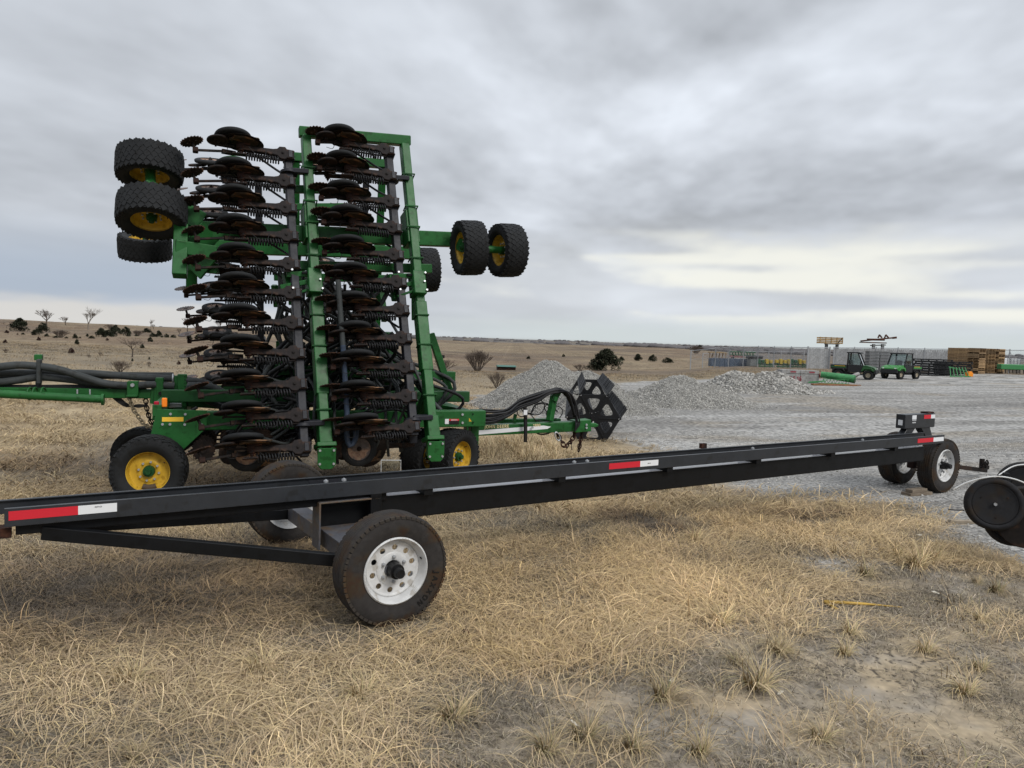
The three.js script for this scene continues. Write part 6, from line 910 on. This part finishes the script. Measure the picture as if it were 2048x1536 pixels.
  const wds = [mat(0.42, 0.31, 0.20, 0.9, { map: woodTex }), mat(0.35, 0.27, 0.185, 0.9, { map: woodTex }), mat(0.50, 0.37, 0.23, 0.9, { map: woodTex })], pr = rng(12);
  const bp = gAt(1925, 74), hp = top(1940, 695, bp);
  const stacks = [[1909, 76, 0.96, 'leftmost pallet stack by the fence'], [1929, 75, 1.0, 'second pallet stack by the fence'], [1949, 74, 1.0, 'corner pallet stack facing the yard'], [1969, 75.6, 0.99, 'pallet stack behind the corner stack'], [1988, 77.4, 0.97, 'last pallet stack toward the chain link fence'], [1996, 80.5, 0.55, 'low pallet stack at the back']];
  for (const [px, Z, f, lab] of stacks) { const p = gAt(px, Z), n = Math.round(hp * f / 0.142); for (let i = 0; i < n; i++) { const m = mesh('wooden_pallet', pallet, wds[Math.floor(pr() * 3)]); m.position.set(p.x + (pr() - 0.5) * 0.06, p.y + i * 0.142, p.z + (pr() - 0.5) * 0.06); m.rotation.y = 0.5 + (pr() - 0.5) * 0.05 + (pr() < 0.5 ? Math.PI / 2 : 0) * (lab.length % 2); tag(m, tier(i, n) + ' brown wooden pallet of the ' + lab, 'pallet', 'pallets in the ' + lab); } }
  const bk = mat(0.014, 0.015, 0.016, 0.6);
  const black = (() => { const g = []; for (let i = 0; i < 6; i++) g.push(plank(0.09, 0.05, 1.5, -1.3 + i * 0.52, 0.2, 0)); for (const z of [-0.7, 0, 0.7]) g.push(plank(2.8, 0.06, 0.1, 0, 0.03, z), plank(2.8, 0.05, 0.06, 0, 0.15, z)); for (const x of [-1.3, 0, 1.3]) for (const z of [-0.7, 0.7]) g.push(plank(0.1, 0.14, 0.1, x, 0.12, z)); return plainGeometry([g]); })();
  { const p = gAt(1862, 66); for (let i = 0; i < 7; i++) { const m = mesh('shipping_frame', black, bk); m.position.set(p.x + (pr() - 0.5) * 0.3, p.y + i * 0.21, p.z + (pr() - 0.5) * 0.2); m.rotation.y = (pr() - 0.5) * 0.12 - 0.1; tag(m, tier(i, 7) + ' black shipping frame in the stack beside the green utility vehicle', 'shipping frame', 'black shipping frames stacked in the yard'); }
    const q = gAt(1890, 68); for (let i = 0; i < 6; i++) { const m = mesh('shipping_frame', black, bk); m.position.set(q.x + 0.6 + (pr() - 0.5) * 0.2, q.y + i * 0.21, q.z + (pr() - 0.5) * 0.2); m.rotation.y = 0.2; tag(m, tier(i, 6) + ' black shipping frame in the shorter stack before the pallets', 'shipping frame', 'black shipping frames in the shorter stack'); } }
  { const gx = mat(0.17, 0.175, 0.18, 0.7, { map: grime }); for (const [px, Z, n, lab] of [[1741, 70, 7, 'behind the left utility vehicle'], [1762, 70.4, 7, 'between the two utility vehicles']]) { const p = gAt(px, Z); for (let i = 0; i < n; i++) { const o = thing('storage_bin', tier(i, n) + ' flat grey storage bin stacked ' + lab, 'bin', V(p.x, p.y + i * 0.30, p.z), 0.04 * (i % 3 - 1), 'grey bins stacked ' + lab); mesh('bin_body', [rbox(0.92, 0.24, 0.9, 0, 0.13, 0, 0.01)], gx, o); mesh('bin_lip', [box(0.96, 0.04, 0.94, 0, 0.262, 0)], M.galvDark, o); } } }
  // green parts, orange box, tanks
  { const p = gAt(1915, 63), gm = mat(0.05, 0.20, 0.075, 0.5); const o = thing('lattice_frame', 'green lattice frame leaning among black frames by the pallets', 'frame', p, 0.2); const L = []; for (let i = 0; i < 6; i++) mesh('lattice_bar', [bar(V(-0.9 + i * 0.36, 0.05, 0.2), V(-0.6 + i * 0.30, 0.85, -0.3), 0.05, 0.06)], gm, o); mesh('lattice_rail', [bar(V(-1.0, 0.08, 0.2), V(1.0, 0.10, 0.25), 0.06, 0.08), bar(V(-0.7, 0.86, -0.3), V(0.95, 0.55, -0.3), 0.06, 0.08)], gm, o);
    const q = gAt(1937, 64), y = thing('orange_box', 'small orange machine housing on the ground before the pallets', 'housing', q, 0.2); mesh('housing', [rbox(0.48, 0.34, 0.4, 0, 0.2, 0, 0.04), rbox(0.3, 0.12, 0.3, 0.02, 0.42, 0, 0.03)], mat(0.70, 0.24, 0.02, 0.5), y);
    const t = gAt(2024, 76), d = thing('seed_drill_box', 'green seed box with a row of spouts at the far right edge', 'seed box', t, 0); mesh('box_body', [rbox(3.0, 0.55, 0.7, 0, 0.75, 0, 0.08)], gm, d); for (let i = 0; i < 8; i++) mesh('spout', [rod(V(-1.3 + i * 0.37, 0.1, 0.3), V(-1.3 + i * 0.37, 0.55, 0.2), 0.04, 6)], M.blackMatt, d);
    const w = gAt(2012, 80), c = thing('water_tote', 'white plastic tote in a wire cage beyond the green seed box', 'tote', w); mesh('tank', [rbox(2.2, 0.9, 1.0, 0, 1.15, 0, 0.06)], mat(0.62, 0.64, 0.64, 0.5), c); for (let i = 0; i < 7; i++) mesh('cage_bar', [rod(V(-1.05 + i * 0.35, 0.6, 0.53), V(-1.05 + i * 0.35, 1.65, 0.53), 0.02, 5)], M.galv, c); mesh('tote_base', [box(2.2, 0.7, 1.0, 0, 0.34, 0)], M.woodGrey, c); }
  // auger tube and parts on boards
  { const p = ground(1660, 768), gm = mat(0.055, 0.23, 0.085, 0.45, { map: grime }), o = thing('auger_hood', 'pale green tapered auger tube lying on boards before the utility vehicle', 'auger tube', p, rad(-8)), u = Math.hypot(p.x, p.z) / FPX; mesh('tube', [rod(V(-17 * u, 17 * u, 0), V(38 * u, 11 * u, 0.4), 5.5 * u, 18, 7.5 * u)], gm, o); mesh('tube_mouth', [rod(V(38 * u, 11 * u, 0.4), V(38.6 * u, 11 * u, 0.41), 6.6 * u, 18)], M.blackMatt, o); mesh('tube_rim', [place(new THREE.TorusGeometry(7.4 * u, 0.5 * u, 6, 20), 38.3 * u, 11 * u, 0.4, 0, Math.PI / 2)], gm, o);
    for (let i = 0; i < 8; i++) mesh('lattice_bar', [bar(V((-20 + i * 6) * u, 2 * u, 0.6), V((-16 + i * 6) * u, 9.5 * u, 0.6), 0.6 * u, 0.8 * u, 0.005), bar(V((-14 + i * 6) * u, 2 * u, 0.6), V((-17 + i * 6) * u, 9.5 * u, 0.6), 0.5 * u, 0.6 * u, 0.005)], gm, o); mesh('lattice_rail', [bar(V(-44 * u, 2 * u, 0.62), V(28 * u, 2 * u, 0.62), u, 1.2 * u, 0.01), bar(V(-18 * u, 9.6 * u, 0.6), V(28 * u, 9.6 * u, 0.6), 0.8 * u, u, 0.01), bar(V(-44 * u, 3 * u, 0.9), V(-14 * u, 6 * u, 0.7), 0.8 * u, 2.4 * u, 0.01)], gm, o);
    const w = ground(1650, 771); [[0, 0, 0.05, 'nearer reddish board under the green auger tube'], [0.5, -0.5, -0.04, 'farther reddish board under the green auger tube'], [-0.9, 0.1, 0.3, 'short split board at the rock pile end of the auger tube']].forEach(([x, z, a, l], i) => { const b = thing('timber_board', l, 'board', w.clone().add(V(x, 0, z)), a); mesh('board', [rbox([2.6, 2.4, 1.0][i], 0.09, 0.22, 0.6, 0.05, 0, 0.005)], mat(0.34, 0.19, 0.11, 0.85, { map: woodTex }), b); });
    const rw = ground(1704, 763), rz = thing('coiled_belt', 'grey coil of sheet leaning at the auger tube mouth', 'coil', rw, 0.4); mesh('coil', [place(new THREE.TorusGeometry(0.42, 0.11, 8, 24), 0, 0.28, 0, 1.0, 0.3, 0)], mat(0.26, 0.25, 0.24, 0.7), rz); const rd = ground(1631, 755), ry = thing('red_bracket', 'small dark red bracket beside the concrete blocks', 'bracket', rd); mesh('bracket', [poly([[-0.4, 0], [0.4, 0], [0.2, 0.35], [0.05, 0.15], [-0.2, 0.45]], 0.2)], mat(0.13, 0.02, 0.025, 0.6), ry); }
  // concrete blocks with red scrawl
  { const p = ground(1594, 766), con = mat(0.30, 0.295, 0.285, 0.95, { map: grime }), u = Math.hypot(p.x, p.z) / FPX * Math.cos(Math.atan2(p.x, -p.z)), rp = mat(0.23, 0.05, 0.06, 0.8); const W = 74 * u / 2, H = 27 * u;
    [['lower concrete block nearer the rock pile with red scrawl', -W / 2, 0, H * 0.72], ['lower concrete block nearer the auger tube', W / 2, 0, H * 0.72], ['thin upper concrete slab above the scrawled block', -W / 2, H * 0.73, H * 0.27], ['thin upper concrete slab above the plain block', W / 2, H * 0.73, H * 0.27]].forEach(([l, x, y, h], i) => { const b = thing('concrete_block', l, 'block', p.clone().add(V(x, y - 0.02, 0))); mesh('block', [rbox(W * 0.985, h * 0.97, 1.0, 0, h / 2, 0, 0.02)], con, b); if (i === 0) { const t = textLine('OLE 16', W * 1.15, 0.01); mesh('graffiti', [place(t, -W * 0.30, h * 0.22, 0.505, 0, 0, 0.02)].map((g) => g.scale(0.66, 1.0, 1)), rp, b); } else if (i > 1) mesh('paint_mark', [box(W * 0.3, h * 0.4, 0.006, 0.1 * W, h * 0.5, 0.503)], rp, b); }); }
  // goods behind the fence
  { const yd = (px, py, Z) => { const p = at(px, py, Z); return V(p.x, height(p.x, p.z), p.z); }, U = (Z) => Z / FPX, blue = mat(0.055, 0.078, 0.115, 0.8), yel = mat(0.40, 0.29, 0.03, 0.7), grn = mat(0.015, 0.075, 0.03, 0.6);
    const Z = 104, u = U(Z);
    let p = yd(1434, 720, Z), o = thing('timber_crate', 'open pale timber crate behind the chain link fence', 'crate', p); const h0 = top(1434, 705, p); for (let i = 0; i < 6; i++) mesh('post', [box(0.1, h0, 0.1, (-15 + i * 6.4) * u, h0 / 2, 0)], M.crateWood, o); mesh('rail', [box(34 * u, 0.12, 1.2, 0, h0, 0)], M.crateWood, o); mesh('rail', [box(34 * u, 0.1, 0.1, 0, h0 * 0.6, 0)], M.crateWood, o); for (let i = 0; i < 4; i++) mesh('brace', [bar(V((-14 + i * 7) * u, h0 * 0.4, 0.05), V((-9 + i * 7) * u, h0 * 0.95, 0.05), 0.06, 0.1)], M.crateWood, o);
    p = yd(1457, 722, Z - 3); o = thing('blue_deck', 'long blue steel deck behind the chain link fence', 'deck', p); let h = top(1457, 717, p); mesh('deck', [box(72 * u, Math.max(h, 0.5), 1.6, 0, Math.max(h, 0.5) / 2, 0)], blue, o); mesh('deck_ribs', [0, 1, 2, 3, 4, 5, 6].map((i) => box(0.12, Math.max(h, 0.5) + 0.1, 0.1, (-30 + i * 10) * u, Math.max(h, 0.5) / 2, 0.82)), blue, o);
    p = yd(1485, 715, Z); o = thing('implement_bar', 'row of dark green curved tines raised behind the fence', 'implement', p); h = top(1485, 707, p); for (let i = 0; i < 9; i++) mesh('tine', [place(new THREE.TorusGeometry(0.22, 0.09, 6, 10, 4), (-23 + i * 5.8) * u, h, 0, 0, 0, i * 0.1)], grn, o); mesh('bar', [bar(V(-26 * u, h - 0.25, 0), V(26 * u, h - 0.25, 0), 0.14, 0.14)], grn, o); for (const x of [-18, 16]) mesh('stand', [bar(V(x * u, 0, 0), V(x * u, h - 0.2, 0), 0.14, 0.14)], M.blackMatt, o);
    p = yd(1505, 724, Z - 5); o = thing('grey_cabinet', 'dark grey machine body below the green tines', 'machine', p); h = top(1505, 712, p); mesh('body', [rbox(16 * u, h, 1.5, 0, h / 2, 0, 0.1)], M.galvDark, o); mesh('hood', [rbox(26 * u, h * 0.3, 1.7, 3 * u, h * 0.9, 0, 0.08)], M.blackMatt, o);
    p = yd(1473, 716, Z + 2); o = thing('red_beam', 'dull red beam lying above the blue deck', 'beam', p); h = top(1473, 713, p); mesh('beam', [box(30 * u, 0.22, 0.5, 0, h, 0)], mat(0.20, 0.04, 0.04, 0.7), o); mesh('support', [box(0.3, h, 0.4, -8 * u, h / 2, 0), ].concat([]), M.galvDark, o);
    [[1530, 'green and yellow planter frame behind the middle of the fence', 1], [1566, 'bright yellow planter hoppers near the slatted fence', 0], [1596, 'yellow hopper with a green frame at the slatted fence post', 1]].forEach(([px, l, k]) => { const q = yd(px, 726, Z - 8), b = thing('parked_planter', l, 'planter', q), hh = top(px, 716, q); mesh('frame_bar', [bar(V(-16 * u, hh * 0.35, 0), V(16 * u, hh * 0.3, 0), 0.2, 0.24), bar(V(-14 * u, hh * 0.1, 0.5), V(15 * u, hh * 0.12, 0.5), 0.2, 0.16)], grn, b); for (let i = 0; i < 4; i++) mesh('hopper', [rbox(5.0 * u, hh * (0.34 + 0.2 * ((i + k) % 2)), 0.6, (-12 + i * 7.5) * u, hh * 0.62, 0, 0.05)], k && i < 2 ? grn : yel, b); for (let i = 0; i < 3; i++) mesh('row_leg', [bar(V((-10 + i * 9) * u, 0, 0.2), V((-9 + i * 9) * u, hh * 0.5, 0.1), 0.1, 0.14)], grn, b); });
  }
}
// ---------------------------------------------------------------- utility vehicles
{
  const body = mat(0.045, 0.20, 0.05, 0.35), dark = mat(0.018, 0.019, 0.020, 0.5), rubber = M.rubberClean, glass = new THREE.MeshPhysicalMaterial({ transmission: 1, thickness: 0, roughness: 0.03 }); glass.color.setRGB(0.82, 0.88, 0.88);
  const side = (pts, w, z, m, n, o) => mesh(n, [poly(pts, w, 0.015).translate(0, 0, z)], m, o);
  function utv(o) {   // x forward, y up
    side([[-1.45, 0.42], [-1.45, 0.66], [-0.42, 0.66], [-0.36, 0.46], [0.55, 0.40], [0.75, 0.62], [1.38, 0.62], [1.46, 0.40], [1.2, 0.33], [-1.2, 0.33]], 0.9, 0, dark, 'chassis', o);
    side([[0.52, 0.66], [0.56, 1.02], [0.85, 1.02], [1.30, 0.90], [1.44, 0.78], [1.42, 0.66]], 1.32, 0, body, 'hood', o);
    side([[1.30, 0.46], [1.38, 0.74], [1.47, 0.70], [1.50, 0.44]], 1.34, 0, dark, 'front_bumper', o);
    for (const z of [-0.48, 0.48]) mesh('headlight', [rbox(0.05, 0.07, 0.16, 1.43, 0.79, z, 0.012)], M.white, o);
    side([[-1.52, 0.68], [-1.54, 1.02], [-0.42, 1.02], [-0.42, 0.68]], 1.44, 0, dark, 'cargo_box', o); for (const z of [-1, 1]) { mesh('cargo_stripe', [box(1.0, 0.12, 0.01, -0.98, 0.86, 0.725 * z)], body, o); mesh('yellow_stripe', [box(0.7, 0.035, 0.01, -0.9, 0.935, 0.729 * z)], M.yellow, o); }
    for (const z of [-0.68, 0.68]) { side([[-0.38, 0.50], [-0.38, 1.05], [0.60, 1.00], [0.56, 0.48]], 0.05, z, dark, 'door', o); mesh('pillar', [bar(V(-0.40, 1.0, z), V(-0.36, 1.88, z * 0.92), 0.08, 0.09), bar(V(0.62, 1.0, z), V(0.26, 1.88, z * 0.92), 0.08, 0.08)], dark, o); mesh('side_window', [poly([[-0.34, 1.06], [-0.31, 1.82], [0.22, 1.82], [0.54, 1.02]], 0.008, 0).translate(0, 0, z * 0.95)], glass, o); side([[0.50, 0.60], [0.60, 0.86], [1.18, 0.86], [1.36, 0.62], [1.24, 0.62], [1.12, 0.76], [0.72, 0.76], [0.62, 0.6]], 0.20, z * 0.98, body, 'front_fender', o); side([[-1.42, 0.56], [-1.30, 0.78], [-0.66, 0.78], [-0.54, 0.56], [-0.64, 0.58], [-0.74, 0.70], [-1.22, 0.70], [-1.32, 0.56]], 0.16, z * 0.98, dark, 'rear_fender', o); }
    mesh('roof', [rbox(0.86, 0.09, 1.36, -0.06, 1.91, 0, 0.03), rbox(0.2, 0.06, 1.3, 0.36, 1.885, 0, 0.02)], dark, o);
    mesh('windscreen', [bar(V(0.60, 1.02, 0), V(0.26, 1.86, 0), 1.22, 0.008, 0.001)], glass, o); mesh('rear_window', [box(0.008, 0.72, 1.16, -0.38, 1.46, 0)], glass, o);
    for (const z of [-0.34, 0.34]) mesh('seat', [rbox(0.45, 0.14, 0.5, -0.05, 0.74, z, 0.04), rbox(0.14, 0.6, 0.5, -0.26, 1.08, z, 0.04, 0, 0, 0.15)], dark, o); mesh('steering_wheel', [place(new THREE.TorusGeometry(0.17, 0.02, 6, 16), 0.34, 1.12, -0.34, 0, Math.PI / 2, 0.5)], dark, o);
    for (const [x, z] of [[0.98, 0.60], [0.98, -0.60], [-0.98, 0.60], [-0.98, -0.60]]) { const w = part('wheel', o); w.position.set(x, 0.33, z); if (z < 0) w.rotation.y = Math.PI; mesh('tyre', [tyreGeometry(0.33, 0.26, 0.17)], rubber, w); mesh('tread', [...Array(22)].map((_, i) => place(box(0.02, 0.05, 0.24, 0, 0, 0, 0.0), Math.cos(i * 0.2856) * 0.33, Math.sin(i * 0.2856) * 0.33, 0, 0, 0, i * 0.2856)), rubber, w); mesh('rim', [place(lathe([[0.02, 0.06], [0.07, 0.06], [0.10, 0.03], [0.15, 0.05], [0.172, 0.10], [0.172, -0.08], [0.02, 0.0]], 24), 0, 0, 0, Math.PI / 2)], mat(0.30, 0.26, 0.19, 0.6), w); }
  }
  const a = ground(1800, 757.5), A = thing('utility_vehicle', 'green cabbed utility vehicle facing the camera beside the black frames', 'utility vehicle', a, rad(-150)); utv(A);
  const b = ground(1708, 758), B = A.clone(); B.name = numbered('utility_vehicle'); scene.add(B); B.position.copy(b); B.rotation.set(0, rad(-32), 0); B.traverse((m) => { if (m.material === body) m.material = mat(0.022, 0.075, 0.026, 0.45); }); tag(B, 'dark green utility vehicle with open cargo bed behind the auger tube', 'utility vehicle');
}
renderer.render(scene, camera);
